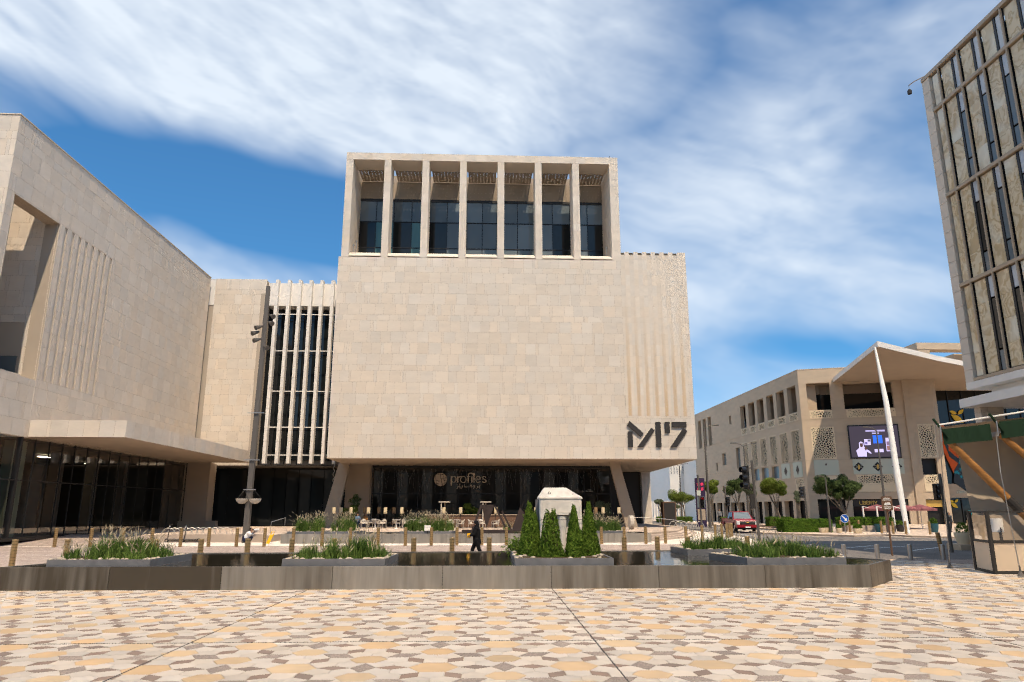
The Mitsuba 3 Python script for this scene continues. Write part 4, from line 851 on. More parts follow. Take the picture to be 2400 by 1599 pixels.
clad(k, panels([(XT + .45, XT + 1.6, 0, 7.0)], wide=(.55, .6), pn=0, ref=0, tall=.75, small=.75), (0, 33.9, 0), XU, ZU, name='stone_block')
clad(k, panels([(-34.38, -33.9, 0, 7.0)], wide=(.6, .7), pn=0, ref=0, tall=.75, small=.75), (XT + .45, 0, 0), YN, ZU, name='stone_block')
ent('inner_wall', MB().box(XT + 3, 50, 12, 32.5, 0, 7.0), 'm_soffit', OB, tone=(.2, .8)); ent('inner_glass', MB().box(XT + 2.9, XT + 2.98, 20, 32, .2, 5.8), 'm_glass', OB)
cc = thing('roof_camera', 'small dark camera on a thin arm at the top corner of the onyx building', 'camera'); ent('arm', MB().tube([(24.2, 33.5, 25.2), (23.75, 34.3, 25.2), (23.62, 34.6, 25.14), (23.62, 34.6, 24.9)], .03, 6), 'm_steel', cc); ent('head', MB().lathe([(0, -.34), (.11, -.28), (.12, -.1), (.06, 0), (0, 0)], 10, (23.62, 34.6, 24.9)), 'm_dark', cc)
# pergola frame on a roof far behind
pgk = thing('roof_frame', 'pale square roof frame showing behind the canopy, left of the onyx building', 'building')
ent('beam', MB().box(64.5, 78, 101, 103.2, 25.3, 26.3).box(64.5, 66.8, 103.2, 118, 25.3, 26.3), 'm_rbstone', pgk, tone=(.6, .5)); ent('post', MB().box(64.6, 66.4, 101.1, 103, 18.5, 25.3), 'm_rbstone', pgk, tone=(.6, .5)); ent('wall', MB().box(72, 80, 104, 118, 18.5, 25.3), 'm_rbstone', pgk, tone=(.4, .5))
ent('lower_block', MB().box(64.4, 84, 100.8, 130, .2, 18.4), 'm_rbstone', pgk, tone=(.4, .5))

# ------------------------------------------------------------------ pale buildings at the end of the street
def house(key, label, x0, x1, y0, y1, h, wins, bs='m_white'):
    k = thing(key, label, 'building'); ent('wall', MB().box(x0, x1, y0, y1, 0, h), bs, k, tone=(.5, .2))
    ent('parapet', MB().box(x0 - .1, x1 + .1, y0 - .1, y1 + .1, h, h + .4), bs, k, tone=(.3, .3))
    for (a, b, c, d) in wins: ent('window', MB().box(a, b, y0 - .06, y0 - .01, c, d), 'm_glassblue', k, tone=(.2, 0))
    return k
house('white_building', 'slim plain white strip of building between bluish block and lattice building', 42.2, 46, 140, 190, 12.3, [(43.5, 44.3, 3, 6)])
house('far_building', 'bluish white block with a ribbed upper wall behind the street trees', 39.2, 44.9, 150, 152.5, 11.4, [(39.5 + .62 * i, 39.62 + .62 * i, 9.3, 10.9) for i in range(9)])
kk = house('far_building', 'low white house with one dark doorway behind the small olive trees', 53.0, 62, 230, 250, 7.4, [(56.6, 57.6, 2.4, 5.0)])
house('far_building', 'narrow pale block beside the gallery passage with an upper terrace', 42.9, 45.9, 190, 205, 11.4, [(43.6, 44.2, 3, 5)])
house('far_tower', 'distant glass-fronted block under construction above the low white house', 72.4, 79, 300, 320, 13.0, [(74.6 + .8 * i, 75.3 + .8 * i, 8.5, 12.4) for i in range(5)])
house('brick_house', 'distant pinkish house seen between the right slanted column and the passage', 33.5, 37.2, 190, 200, 8.6, [(33.9 + .75 * i, 34.3 + .75 * i, 5, 7.5) for i in range(4)], 'm_rbstone')
wf = thing('picket_wall', 'low white wall of upright slats behind the hedge at the street end', 'wall')
for i in range(16): ent('slat', MB().box(30.0 + .5 * i, 30.3 + .5 * i, 135, 135.3, .3, 3.6), 'm_white', wf, tone=(R.random(), .3))
# ------------------------------------------------------------------ second pool, terrace furniture
P2 = [(-12.6, 47.2), (11.1, 47.9), (11.1, 51.2), (-12.6, 51.2)]
p2 = thing('rear_pool', 'second grey steel-sided pool behind the road, in front of the restaurant terrace', 'pool')
wall_run(p2, P2[0], P2[1], .60, 2.4, lambda t: R.uniform(.55, .85)); wall_run(p2, P2[1], P2[2], .60, 2.4, lambda t: .3); wall_run(p2, P2[2], P2[3], .60, 2.4, lambda t: .5); wall_run(p2, P2[3], P2[0], .60, 2.4, lambda t: .5)
ent('water', MB().prism(Polygon(P2).buffer(-.09), .1, .575), 'm_waterbump', p2)
tag(ent('pool_step', MB().prism(Polygon([(-12.6, 51.3), (11.1, 51.3), (12.2, 52.4), (-12.6, 52.4)]), -.02, .50), 'm_kerb', tone=MID), 'pale stone strip between the rear pool and the terrace', kind='structure')
for pts, lab, gl in (([(-12.3, 47.5), (-8.1, 47.5), (-7.6, 49.4), (-12.0, 49.6)], 'left planter of the rear pool', 'tall plumed grass by the slanted left column of the gallery'),
                     ([(-5.2, 47.6), (-1.9, 47.6), (-1.6, 49.4), (-5.0, 49.6)], 'middle planter of the rear pool', 'tall plumed grass in the middle of the rear pool'),
                     ([(6.6, 48.1), (9.3, 48.1), (9.5, 49.8), (6.6, 49.8)], 'right planter of the rear pool', 'plumed grass at the right end of the rear pool')):
    k, pg = planter(pts, .3, .74, lab + ', with plumed grass', 'planters standing in the rear pool'); pebbles(k, pg, .72, 60, .3)
    grass(pg.buffer(-.12), .70, 3200, .98, gl, plume=.12, lean=.5)
grass(sbox(1.6, 51.6, 2.6, 52.3), .5, 700, .9, 'small clump of plumed grass inside the brown triangular frames', plume=.14)
mat('m_corten', proc(lambda p, n, uv: C3((0.052, 0.036, 0.032)) * (.75 + .5 * fbm(p.x * 3, p.y * 3, p.z * 3, 3))), .7, .3)
af = thing('triangle_sculpture', 'dark brown steel sculpture of tilted triangular frames standing at the rear pool', 'sculpture')
def tri(pts, y, t, nm):
    p = Polygon(pts); p = p if p.exterior.is_ccw else Polygon(pts[::-1]); ent(nm, MB().plate(p, (0, y, 0), XU, ZU, -t, 0), 'm_corten', af)
tri([(.02, 2.42), (.90, 2.42), (.36, .84)], 50.3, .12, 'plate'); tri([(2.64, 2.26), (3.3, 1.35), (3.1, .66), (2.05, .64)], 50.0, .12, 'plate')
ent('bar', MB().bar((.02, 50.0, 2.42), (-.62, 50.0, .66), .16, .5, (0, 1, 0)), 'm_corten', af); ent('bar', MB().bar((.93, 50.0, 2.34), (1.75, 50.0, .72), .11, .4, (0, 1, 0)), 'm_corten', af); ent('bar', MB().bar((1.42, 50.4, 2.0), (2.10, 50.4, .68), .11, .4, (0, 1, 0)), 'm_corten', af)
ent('base_beam', MB().box(-1.3, 2.2, 49.7, 50.6, .56, .76), 'm_corten', af)
mat('m_wicker', (0.55, 0.49, 0.41), .8, .2); mat('m_shade', (0.75, 0.62, 0.40), .8, .2); mat('m_shadebrown', (0.30, 0.19, 0.10), .8, .2)
def tf(mb, x, y, z, rot):
    v, f = mb.get(); c, s = math.cos(rot), math.sin(rot); w = v.copy(); w[:, 0] = v[:, 0] * c - v[:, 1] * s + x; w[:, 1] = v[:, 0] * s + v[:, 1] * c + y; w[:, 2] += z; return (w, f)
def chair(x, y, rot, label, z=.5):
    k = thing('terrace_chair', label, 'chair', 'pale wicker chairs on the restaurant terrace')
    ent('seat', tf(MB().box(-.27, .27, -.26, .26, .40, .46), x, y, z, rot), 'm_wicker', k)
    g = np.linspace(-1.25, 1.25, 11)
    b = MB()
    for a0, a1 in zip(g[:-1], g[1:]):
        q = [(.30 * math.sin(a), .26 * math.cos(a) + .02) for a in (a0, a1)]; r2 = [(1.12 * a, 1.16 * c) for a, c in q]
        for z0, z1 in ((.46, .60), (.64, .84 - .12 * abs(a0 + a1))): b.hull8([(*q[0], z0), (*q[1], z0), (*r2[1], z0), (*r2[0], z0)], [(q[0][0] * 1.1, q[0][1] * 1.2, z1), (q[1][0] * 1.1, q[1][1] * 1.2, z1), (r2[1][0] * 1.1, r2[1][1] * 1.2, z1), (r2[0][0] * 1.1, r2[0][1] * 1.2, z1)])
    ent('backrest', tf(b, x, y, z, rot), 'm_wicker', k)
    for sx in (-1, 1):
        for sy in (-1, 1): ent('leg', tf(MB().tube([(sx * .24, sy * .22, .42), (sx * .27, sy * .25, 0)], .02, 6), x, y, z, rot), 'm_wicker', k)
        ent('armrest', tf(MB().tube([(sx * .27, -.24, .44), (sx * .29, -.22, .64), (sx * .29, .22, .66)], .022, 6), x, y, z, rot), 'm_wicker', k)
cl = [(-10.1, 64.2, .3), (-9.3, 66, 2.9), (-8.5, 63.8, -.5), (-7.5, 65.5, 2.2), (-6.4, 63.9, 1.2), (-5.3, 65.8, 0), (-2.6, 62.2, 0), (-1.75, 62.5, -1.4), (-.75, 62.4, 1.3), (.05, 63, .3), (1.2, 62.3, -1.3), (-9.9, 67.5, 0), (-6.9, 67.3, .2)]
for i, (x, y, r) in enumerate(cl): chair(x, y, r, f'pale wicker terrace chair, {ORD[i]} in the list of chairs from the left column'.replace(f'{ORD[i]} in the list of chairs from the left column', ['front left by the tall grass', 'beside the first table, facing away', 'left of the second table', 'right of the second table', 'left of the third table', 'right end of the left group', 'seen from behind before the bar', 'right of the one before the bar', 'behind the walking woman', 'between the bar and brown triangles', 'seen through the brown triangle frames', 'rear left near the diners', 'rear row under a lamp'][i]))
def table(x, y, label):
    k = thing('terrace_table', label, 'table', 'small round terrace tables'); ent('top', MB().lathe([(0, .72), (.36, .72), (.36, .75), (0, .75)], 18, (x, y, .5)), 'm_white', k, tone=MID)
    ent('pedestal', MB().lathe([(.22, 0), (.05, .05), (.04, .72)], 12, (x, y, .5)), 'm_white', k, tone=MID)
for x, y, l in ((-9.2, 64.6, 'leftmost small round table between wicker chairs'), (-7.3, 64.0, 'second small round table from the left'), (-5.9, 64.6, 'third small round table, by the tall middle grass'), (-.2, 62.8, 'round table near the brown triangle sculpture'), (-2.1, 63, 'round table in front of the long bar')): table(x, y, l)
LX = [(-13.1, 66.0), (-12.75, 67.5), (-11.6, 66), (-10.7, 68), (-10.05, 66), (-9.4, 68), (-8.55, 66), (-8.0, 68), (-7.1, 66), (-3.35, 66), (-1.85, 66), (1.3, 66), (4.9, 66), (10.35, 66), (11.0, 66), (12.5, 66.3)]
LN = ['leftmost, beside the slanted column', 'second from left, half behind another', 'third from left, before the green shrub', 'fourth from left with a dark brown shade', 'fifth from left, before the dark glass', 'sixth from left, a dim brown one', 'seventh from left', 'eighth from left, a dim orange one', 'ninth from left, last before the tall grass', 'above the bar, left one', 'above the bar, right one', 'seen through the brown triangles', 'beside the leftmost cone shrub', 'brown one right of the cone shrubs', 'second right of the cone shrubs', 'by the right slanted column']
for i, (x, y) in enumerate(LX):
    k = thing('floor_lamp', 'terrace floor lamp, ' + LN[i], 'lamp', 'floor lamps with cylinder shades on the terrace')
    ent('shade', MB().lathe([(.155, 1.25), (.155, 1.80), (.145, 1.80), (.145, 1.25)], 16, (x, y, .5)), 'm_shadebrown' if i in (3, 5, 7, 13) else 'm_shade', k, smooth=40)
    ent('pole', MB().tube([(x, y, .52), (x, y, 1.75)], .025, 6), 'm_dark', k); ent('base', MB().lathe([(0, 0), (.16, 0), (.16, .03), (0, .03)], 12, (x, y, .5)), 'm_dark', k)
    for s in (-1, 1): ent('bracket', MB().tube([(x + s * .02, y - .02, 1.5), (x + s * .06, y - .165, 1.76), (x + s * .06, y - .165, 1.9)], .012, 4), 'm_dark', k)
for x, l in ((-3.6, 'left pale square arch at the bar'), (.15, 'right pale square arch at the bar')):
    k = thing('bar_arch', l, 'frame'); ent('post', MB().box(x - .05, x + .05, 66.4, 66.5, .5, 2.72), 'm_wicker', k); ent('post', MB().box(x + .22, x + .30, 67.4, 67.5, .5, 2.72), 'm_wicker', k); ent('crosspiece', MB().box(x - .25, x + .75, 66.3, 67.6, 2.72, 2.82), 'm_wicker', k)
nb = thing('notice_board', 'small blank white board standing on the rim of the middle planter', 'sign'); ent('board', MB().box(-3.62, -3.22, 47.40, 47.43, .78, 1.12), 'm_white', nb, tone=MID); ent('foot', MB().box(-3.45, -3.39, 47.42, 47.45, .6, .8), 'm_dark', nb)

def blob_tree(name, label, x, y, z0, trunk, clumps, mat_, n, leaf, cat='tree', group=None, lean=0.0, r0=.12):
    k = thing(name, label, cat, group)
    top = np.mean([c[:3] for c in clumps], 0)
    fork = np.array([x + lean * .6, y, z0 + trunk * .55])
    m = MB().tube([(x, y, z0 - .05), (x + lean * .2, y, z0 + trunk * .3), fork], [r0, r0 * .8, r0 * .66], 8)
    for c in clumps[:6]: m.tube([fork, fork * .45 + np.array(c[:3]) * .55 + [0, 0, -.12], np.array(c[:3])], [r0 * .5, r0 * .32, r0 * .12], 6)
    ent('trunk', m, 'm_bark', k)
    tot = sum(c[3] * c[4] for c in clumps); P, N, S = [], [], []
    for c in clumps:
        q = max(40, int(n * c[3] * c[4] / tot)); d = NR.normal(0, 1, (q, 3)); d /= np.linalg.norm(d, axis=1, keepdims=True)
        r = NR.uniform(.35, 1.0, q)[:, None] ** .5 * (1 + .25 * (meshkit.noise(d * 2.2 + c[0]) - .5))[:, None]
        P.append(d * r * [c[3], c[3], c[4]] + c[:3]); N.append(d + [0, 0, .3]); S.append(.5 + .32 * (NR.rand() - .5) + NR.normal(0, .17, q))
    P, N, S = np.vstack(P), np.vstack(N), np.concatenate(S)
    ml, tn = leaves(P, N, leaf, S); ent('crown', ml, mat_, k, tone=tn); return k
def clump_ring(x, y, z, rx, rz, n, s, seed):
    r = np.random.RandomState(seed); return [(x + rx * r.uniform(-1, 1), y + rx * .7 * r.uniform(-1, 1), z + rz * r.uniform(-1, 1), s * r.uniform(.75, 1.25), s * r.uniform(.6, 1.0)) for _ in range(n)]
blob_tree('street_tree', 'umbrella-shaped street tree in front of the bluish white block', 30.8, 110, .6, 3.4, clump_ring(29.9, 110, 4.1, 1.1, .35, 7, .85, 1) + clump_ring(31.6, 110, 3.9, .6, .25, 4, .6, 2), 'm_tree', 5200, .075, lean=-.3)
blob_tree('street_tree', 'rounded street tree behind the purple banner', 27.0, 85, .35, 3.6, clump_ring(26.95, 85, 4.7, .55, .6, 7, .55, 3), 'm_tree', 3800, .07)
blob_tree('street_tree', 'dark rounded street tree with a bent trunk behind the red pickup', 32.4, 90, .4, 3.9, clump_ring(31.8, 90, 4.9, .95, .6, 9, .72, 4), 'm_treedark', 5200, .075, lean=-.8)
blob_tree('street_tree', 'bright green tree with drooping round crown behind the large hedge', 31.45, 76, .25, 3.3, clump_ring(31.15, 76, 4.45, 1.15, .55, 11, .66, 5), 'm_tree', 6500, .07, lean=-.5)
blob_tree('street_tree', 'smaller olive-green tree just left of the drooping round one', 29.2, 78, .25, 3.2, clump_ring(29.0, 78, 4.0, .5, .7, 6, .42, 6), 'm_olive', 2200, .06)
blob_tree('plaza_tree', 'wide dark multi-stemmed tree before the cafe of the lattice building', 39.4, 78, .2, 2.6, clump_ring(38.6, 78, 4.5, 1.7, .95, 15, .72, 7) + clump_ring(40.8, 78.3, 4.2, .9, .6, 6, .6, 8), 'm_treedark', 11000, .085, r0=.2)
blob_tree('young_tree', 'slim young tree beside the corner of the lattice building', 30.9, 70, .15, 2.6, clump_ring(30.9, 70, 3.2, .25, .5, 5, .32, 9), 'm_olive', 1000, .06, r0=.06)
for i, (x, z, l) in enumerate(((36.3, 3.1, 'left of two small silvery olive trees at the street end'), (38.9, 2.9, 'right of two small silvery olive trees at the street end'))): blob_tree('olive_tree', l, x - 6.8, 120, .5, 2.0, clump_ring(x - 6.8, 120, z, .7, .5, 7, .45, 20 + i), 'm_olive', 2200, .09)
blob_tree('potted_shrub', 'airy purple-leaved shrub before the stone pier under the gallery', -11.3, 68.5, .5, 1.2, clump_ring(-11.2, 68.5, 2.7, .9, .6, 6, .35, 31), 'm_treedark', 700, .07, cat='shrub', r0=.04)
blob_tree('potted_shrub', 'green bushy shrub behind the lamps near the left column', -12.2, 68.2, .5, .9, clump_ring(-12.1, 68.2, 1.8, .5, .45, 6, .42, 32), 'm_tree', 1600, .06, cat='shrub', r0=.04)
blob_tree('potted_shrub', 'leafy shrub behind the bar right of the lamps', -1.1, 68, .5, .9, clump_ring(-1.0, 68, 2.0, .45, .45, 6, .38, 33), 'm_tree', 1400, .06, cat='shrub', r0=.04)
blob_tree('potted_shrub', 'olive-green shrub beside the right slanted column', 11.6, 69, .5, .9, clump_ring(11.6, 69, 2.1, .5, .6, 7, .40, 34), 'm_olive', 1600, .06, cat='shrub', r0=.04)
blob_tree('background_tree', 'light green tree seen through the gap beside the right column', 20.6, 118, .5, 2.4, clump_ring(20.3, 118, 3.6, .9, .9, 7, .7, 35), 'm_tree', 2400, .09)
def hedge(x0, x1, y0, y1, z0, z1, label, n):
    k = thing('hedge', label, 'hedge'); dx, dy, dz = x1 - x0, y1 - y0, z1 - z0
    ent('core', MB().box(x0 + .06, x1 - .06, y0 + .06, y1 - .06, z0, z1 - .06), 'm_soil', k)
    P, N = [], []
    for (ax, s, ar) in ((1, -1, dx * dz), (2, 1, dx * dy), (0, -1, dy * dz), (0, 1, dy * dz)):
        m = int(n * ar / (dx * dz + dx * dy + 2 * dy * dz)); q = NR.rand(m, 3) * [dx, dy, dz] + [x0, y0, z0]; nn = np.zeros((m, 3)); nn[:, ax] = s
        q[:, ax] = ([x0, y0, z0] if s < 0 else [x1, y1, z1])[ax] + NR.normal(0, .035, m); P.append(q); N.append(nn + [0, 0, .25])
    P, N = np.vstack(P), np.vstack(N); ml, tn = leaves(P, N, .055, NR.beta(2, 2, len(P))); ent('foliage', ml, 'm_hedge', k, tone=tn)
hedge(27.0, 31.3, 64.6, 66.4, .15, 1.22, 'large clipped hedge on the kerb left of the blue arrow sign', 9000)
hedge(25.4, 30.2, 104, 106, .3, 1.05, 'clipped hedge along the wall at the street end', 3500)
hedge(28.8, 31.5, 86, 87.5, .3, 1.2, 'short clipped hedge behind the lamp post left of the pickup', 2200)
hedge(31.8, 34.4, 80, 81.4, .3, 1.25, 'short clipped hedge behind the right side of the pickup', 2200)
hedge(33.6, 38.5, 67.2, 68.6, .6, 1.35, 'low reddish-green hedge in the stone planter of the cafe', 4500)

# ------------------------------------------------------------------ bollards
def bollard_dict():
    prof = [(0, .0), (.098, .0)]
    for z in np.arange(.09, 1.0, .1087): prof += [(.098, z), (.088, z + .004), (.088, z + .016), (.098, z + .02)]
    prof += [(.098, 1.04), (.092, 1.05), (.06, 1.055), (0, 1.055)]
    return mikit.ply(MB().lathe(prof, 20).get(), 'm_brass', smooth=35)
BD = bollard_dict()
def bollard(x, y, label, group, z=0., tilt=0):
    k = thing('brass_bollard', label, 'bollard', group); ent('post', {**BD, 'to_world': T().translate([x, y, z]).rotate([0, 1, 0], tilt)}, None, k)
xs = [-18.4, -16.8, -14.95, -13.4, -11.8, -10.24, -8.6, -7.02, -5.5, -4.02, -2.55, -1.1, .32, 1.85, 3.3, 4.5, 5.65, 7.0, 8.25, 9.5, 10.75]
for i, x in enumerate(xs):
    y = 27.5 if x < -14 else 28.55 + .09 * x + (.12 if x < -10 else 0) * 0
    bollard(x, max(y, 27.5), f'ringed brass bollard of the near row behind the front pool, {ORD[i]} from left', 'brass bollards behind the front pool')
fx_ = [-24.5, -22.5, -20.7, -19.05, -17.4, -15.8, -14.2, -12.6, -10.95, -9.3, -7.7, -6.1, -4.5, -2.97, -1.45, .05, 1.55, 3.05, 4.55, 6.05, 7.5, 8.97, 10.36, 11.7, 13.2]
for i, x in enumerate(fx_): bollard(x, 43.75 + max(0, x + 10) * .12 + max(0, x - 11) * .3, f'ringed brass bollard of the far row across the road, {ORD[i]} from left', 'brass bollards across the road')
for i, (x, y) in enumerate(((15.3, 50.6), (17.0, 53.0), (18.0, 54.6), (18.8, 55.8), (19.5, 57.2), (20.0, 58.2))): bollard(x, y, f'brass bollard of the curving row at the street corner, {ORD[i]} from left', 'brass bollards at the street corner')
for i, (x, y, z, t) in enumerate(((33.2, 66.9, .1, 0), (33.6, 66.0, .1, 0), (33.95, 65.0, .1, 0), (34.5, 62.3, .1, 0), (34.9, 61.2, .1, 0), (35.3, 60.0, .1, 0), (36.9, 59.3, .1, 0), (44.4, 65.5, .1, 0), (21.75, 34.2, 0, -7), (26.4, 38.6, 0, 0))):
    bollard(x, y, 'brass bollard ' + ['behind the blue arrow sign', 'just right of the blue arrow sign', 'at the left end of the cafe planter', 'in front of the cafe planter', 'behind the brown sign post', 'between brown sign and mast', 'left of the teal flower pot', 'beside the teal poster', 'leaning at the street edge near the tent', 'beside the pale plant pot near the tent'][i], 'brass bollards of the far kerb', z, t)
SD = mikit.ply(MB().lathe([(0, 0), (.095, 0), (.095, .64), (.088, .655), (0, .66)], 20).get(), 'm_steel', smooth=35)
for i, x in enumerate((14.1, 15.55, 17.0, 18.45, 19.9, 21.35)):
    k = thing('steel_bollard', f'plain steel bollard between plaza and street, {ORD[i]} from left', 'bollard', 'plain steel bollards at the street edge'); ent('post', {**SD, 'to_world': T().translate([x, 31.25, -.01])}, None, k)

# ------------------------------------------------------------------ lamp posts, signals, signs
mat('m_pole', (0.13, 0.115, 0.10), .5, .5, metallic=.3)
lp = thing('lamp_mast', 'very tall square lamp mast with floodlights, in front of the white fins', 'lamp post')
ent('pole', MB().hull8([(-15.36, 48.3, 0), (-15.0, 48.3, 0), (-15.0, 48.66, 0), (-15.36, 48.66, 0)], [(-15.16, 48.38, 17.3), (-14.92, 48.38, 17.3), (-14.92, 48.62, 17.3), (-15.16, 48.62, 17.3)]), 'm_pole', lp)
for x, z, s in ((-14.55, 15.1, 1), (-14.6, 14.6, 1), (-15.35, 14.3, -1), (-15.55, 13.9, -1), (-15.4, 13.4, -1), (-14.8, 12.9, 1)):
    k = ent('floodlight', MB().tube([(x - s * .18, 48.35, z + .1), (x, 48.2, z), (x + s * .18, 48.0, z - .12)], [.06, .12, .17], 10), 'm_pole', lp)
for z, w in ((8.36, .55), (5.25, .5)): ent('clamp', MB().box(-15.1 - w, -15.1 + w, 48.2, 48.28, z, z + .06), 'm_steel', lp)
for s in (-1, 1):
    h = thing('hanging_basket', f'shallow pale hanging bowl on the {"left" if s < 0 else "right"} of the tall lamp mast', 'basket', 'hanging bowls on the lamp mast'); c = (-15.1 + s * .42, 48.2, 2.45)
    ent('bowl', MB().lathe([(0, 0), (.2, .04), (.36, .2), (.40, .34), (.37, .34), (.0, .1)], 16, c), 'm_wicker', h, smooth=40)
    for a in (0, 2.1, 4.2): ent('chain', MB().tube([(c[0] + .38 * math.cos(a), c[1] + .38 * math.sin(a), 2.78), (-15.1 + s * .3, 48.2, 3.35)], .012, 4), 'm_dark', h)
    ent('bracket', MB().box(min(-15.1, -15.1 + s * .4), max(-15.1, -15.1 + s * .4), 48.2, 48.25, 3.33, 3.4), 'm_steel', h)
def lamp(x, y, h, arms, label, z=0, r=.09):
    k = thing('street_lamp', label, 'street lamp'); ent('pole', MB().tube([(x, y, z), (x, y, h)], [r * 1.3, r * .6], 10), 'm_pole', k)
    for dx, dz in arms:
        ent('arm', MB().tube([(x, y, h - .05), (x + dx * .3, y, h + dz * .6), (x + dx * .75, y, h + dz)], .045, 6), 'm_pole', k); ent('head', MB().obox((x + dx, y, h + dz), (XU, YU, ZU), (abs(dx) * .28, .12, .05)), 'm_pole', k)
lamp(24.45, 77.9, 10.8, [(1.3, .35)], 'tall single-armed street lamp right of the purple banner', .2, .13)
lamp(30.6, 83, 9.3, [(-1.2, .35), (1.2, .35)], 'tall double-armed street lamp in front of the lattice facade', .2, .12)
lamp(33.05, 120, 9.2, [(-.6, .2), (1.2, .35)], 'distant double-armed street lamp at the end of the street', .5, .12)
lamp(30.5, 63.3, 4.85, [(-.55, .16)], 'short bent-arm lamp post among the round plant pots', .05, .08)
lamp(36.3, 64.5, 9.2, [(-1.0, .3)], 'bent-arm street lamp passing in front of the video screen', .05, .10)
mat('m_signalred', (0.5, 0.01, 0.01), .4, .5)
def signal(x, y, h, hx, hz, hh, hw, label, z=0, lit=False, face=0):
    k = thing('traffic_signal', label, 'traffic signal'); ent('pole', MB().tube([(x + .12, y, z), (x, y, h)], .085, 10), 'm_pole', k)
    ent('head', MB().box(hx - hw * .42, hx + hw * .3, y - .14, y + .14, hz, hz + hh), 'm_black', k)
    for i in range(3):
        zc = hz + hh * (2.5 - i) / 3
        ent('visor', MB().tube([(hx - hw * .3, y - .14, zc), (hx - hw * .95 if face else hx - hw * .3, y - .36, zc)], [hh * .14, hh * .12], 10, False), 'm_black', k)
        c = MB().lathe([(0, 0), (hh * .11, .0), (hh * .11, .02), (0, .03)], 12); v, f = c.get(); v = np.stack([v[:, 0] + hx - hw * .06, y - .145 - v[:, 2], v[:, 1] + zc], 1)
        kk = ent('lens', (v, f[:, ::-1]), 'm_signalred' if (i == 0 and lit) else 'm_dark', k, **({'emitter': {'type': 'area', 'radiance': {'type': 'rgb', 'value': [12, .3, .2]}}} if (i == 0 and lit) else {}))
    ent('bracket', MB().box(min(x, hx), max(x, hx), y - .03, y + .03, hz + hh * .9, hz + hh * .95), 'm_pole', k); return k
k = signal(18.06, 47.7, 5.3, 17.62, 3.42, 1.5, .5, 'large dark traffic signal seen from the side, in front of the lattice building', face=1); ent('lower_box', MB().box(17.78, 18.05, 47.6, 47.85, 2.15, 3.1), 'm_dark', k)
k = signal(19.25, 64, 5.1, 19.55, 2.2, .98, .36, 'traffic signal with its red lamp lit, in front of the purple banner', .1, True); ent('small_plate', MB().box(19.05, 19.4, 63.9, 63.93, 3.3, 3.75), 'm_advert', k)
signal(29.83, 66.3, 4.2, 29.6, 3.15, .98, .36, 'dark traffic signal beside the slim young tree', .1, face=1); signal(25.0, 74, 4.4, 25.3, 2.4, .95, .36, 'traffic signal right of the tall lamp near the pickup', .2, face=1)
signal(23.6, 36.5, 3.9, 23.35, 2.6, .8, .3, 'slim traffic signal at the street edge beside the tent', 0, face=1)
mat('m_purple', (0.035, 0.02, 0.06), .5, .4); mat('m_pink', (0.75, 0.05, 0.14), .5, .4)
bn = thing('banner_sign', 'tall dark purple banner with a pink four-part emblem beside the street', 'banner'); ent('panel', MB().box(23.0, 24.0, 77.5, 77.75, .3, 5.4), 'm_purple', bn)
for dx, dz, t in ((-.2, .0, 0), (.2, .0, 1), (-.2, -.5, 1), (.2, -.5, 0)): ent('emblem_part', MB().plate(Polygon([(23.5 + dx - .13, 4.75 + dz - .2), (23.5 + dx + .15, 4.75 + dz - .12), (23.5 + dx + .13, 4.75 + dz + .2), (23.5 + dx - .15, 4.75 + dz + .12)]), (0, 77.48, 0), XU, ZU, 0, .02), 'm_pink', bn)
for z, mm_ in ((2.9, 'm_glassblue'), (1.6, 'm_soffit')): ent('picture_field', MB().box(23.08, 23.9, 77.46, 77.49, z - .6, z + .55), mm_, bn, tone=(.4, .5))
mat('m_signblue', (0.01, 0.09, 0.42), .4, .5); mat('m_signwhite', (0.75, 0.75, 0.73), .5, .4)
ks = thing('arrow_sign', 'round blue sign with a white arrow pointing down right', 'road sign'); d0 = Point(30.48, 1.36).buffer(.36, quad_segs=12)
ent('disc', MB().plate(d0, (0, 60.6, 0), XU, ZU, 0, .03), 'm_signblue', ks); ent('rim', MB().plate(d0.difference(d0.buffer(-.025)), (0, 60.6, 0), XU, ZU, .031, .04), 'm_signwhite', ks)
ent('arrow', MB().plate(Polygon([(30.24, 1.56), (30.30, 1.62), (30.57, 1.36), (30.64, 1.43), (30.68, 1.16), (30.42, 1.20), (30.50, 1.28)]), (0, 60.6, 0), XU, ZU, .031, .045), 'm_signwhite', ks); ent('post', MB().tube([(30.48, 60.65, 0), (30.48, 60.65, 1.5)], .04, 8), 'm_steel', ks)
bs_ = thing('direction_sign', 'brown rounded sign with white lines and a vehicle symbol on a brown post', 'road sign')
ent('board', MB().plate(sbox(18.92, 2.06, 19.44, 2.71).buffer(-.05).buffer(.05), (0, 33.92, 0), XU, ZU, 0, .03), 'm_signbrown', bs_); ent('post', MB().tube([(19.18, 33.97, 0), (19.18, 33.97, 2.1)], .045, 8), 'm_signbrown', bs_)
ent('vehicle_symbol', MB().plate(unary_union([sbox(19.02, 2.30, 19.34, 2.36), Polygon([(19.04, 2.36), (19.10, 2.42), (19.30, 2.44), (19.34, 2.36)])]), (0, 33.92, 0), XU, ZU, .031, .04), 'm_signwhite', bs_)
for z, w in ((2.60, .16), (2.52, .20), (2.20, .18), (2.12, .15)): ent('text_line', MB().plate(sbox(19.18 - w, z, 19.18 + w, z + .035), (0, 33.92, 0), XU, ZU, .031, .038), 'm_signwhite', bs_)
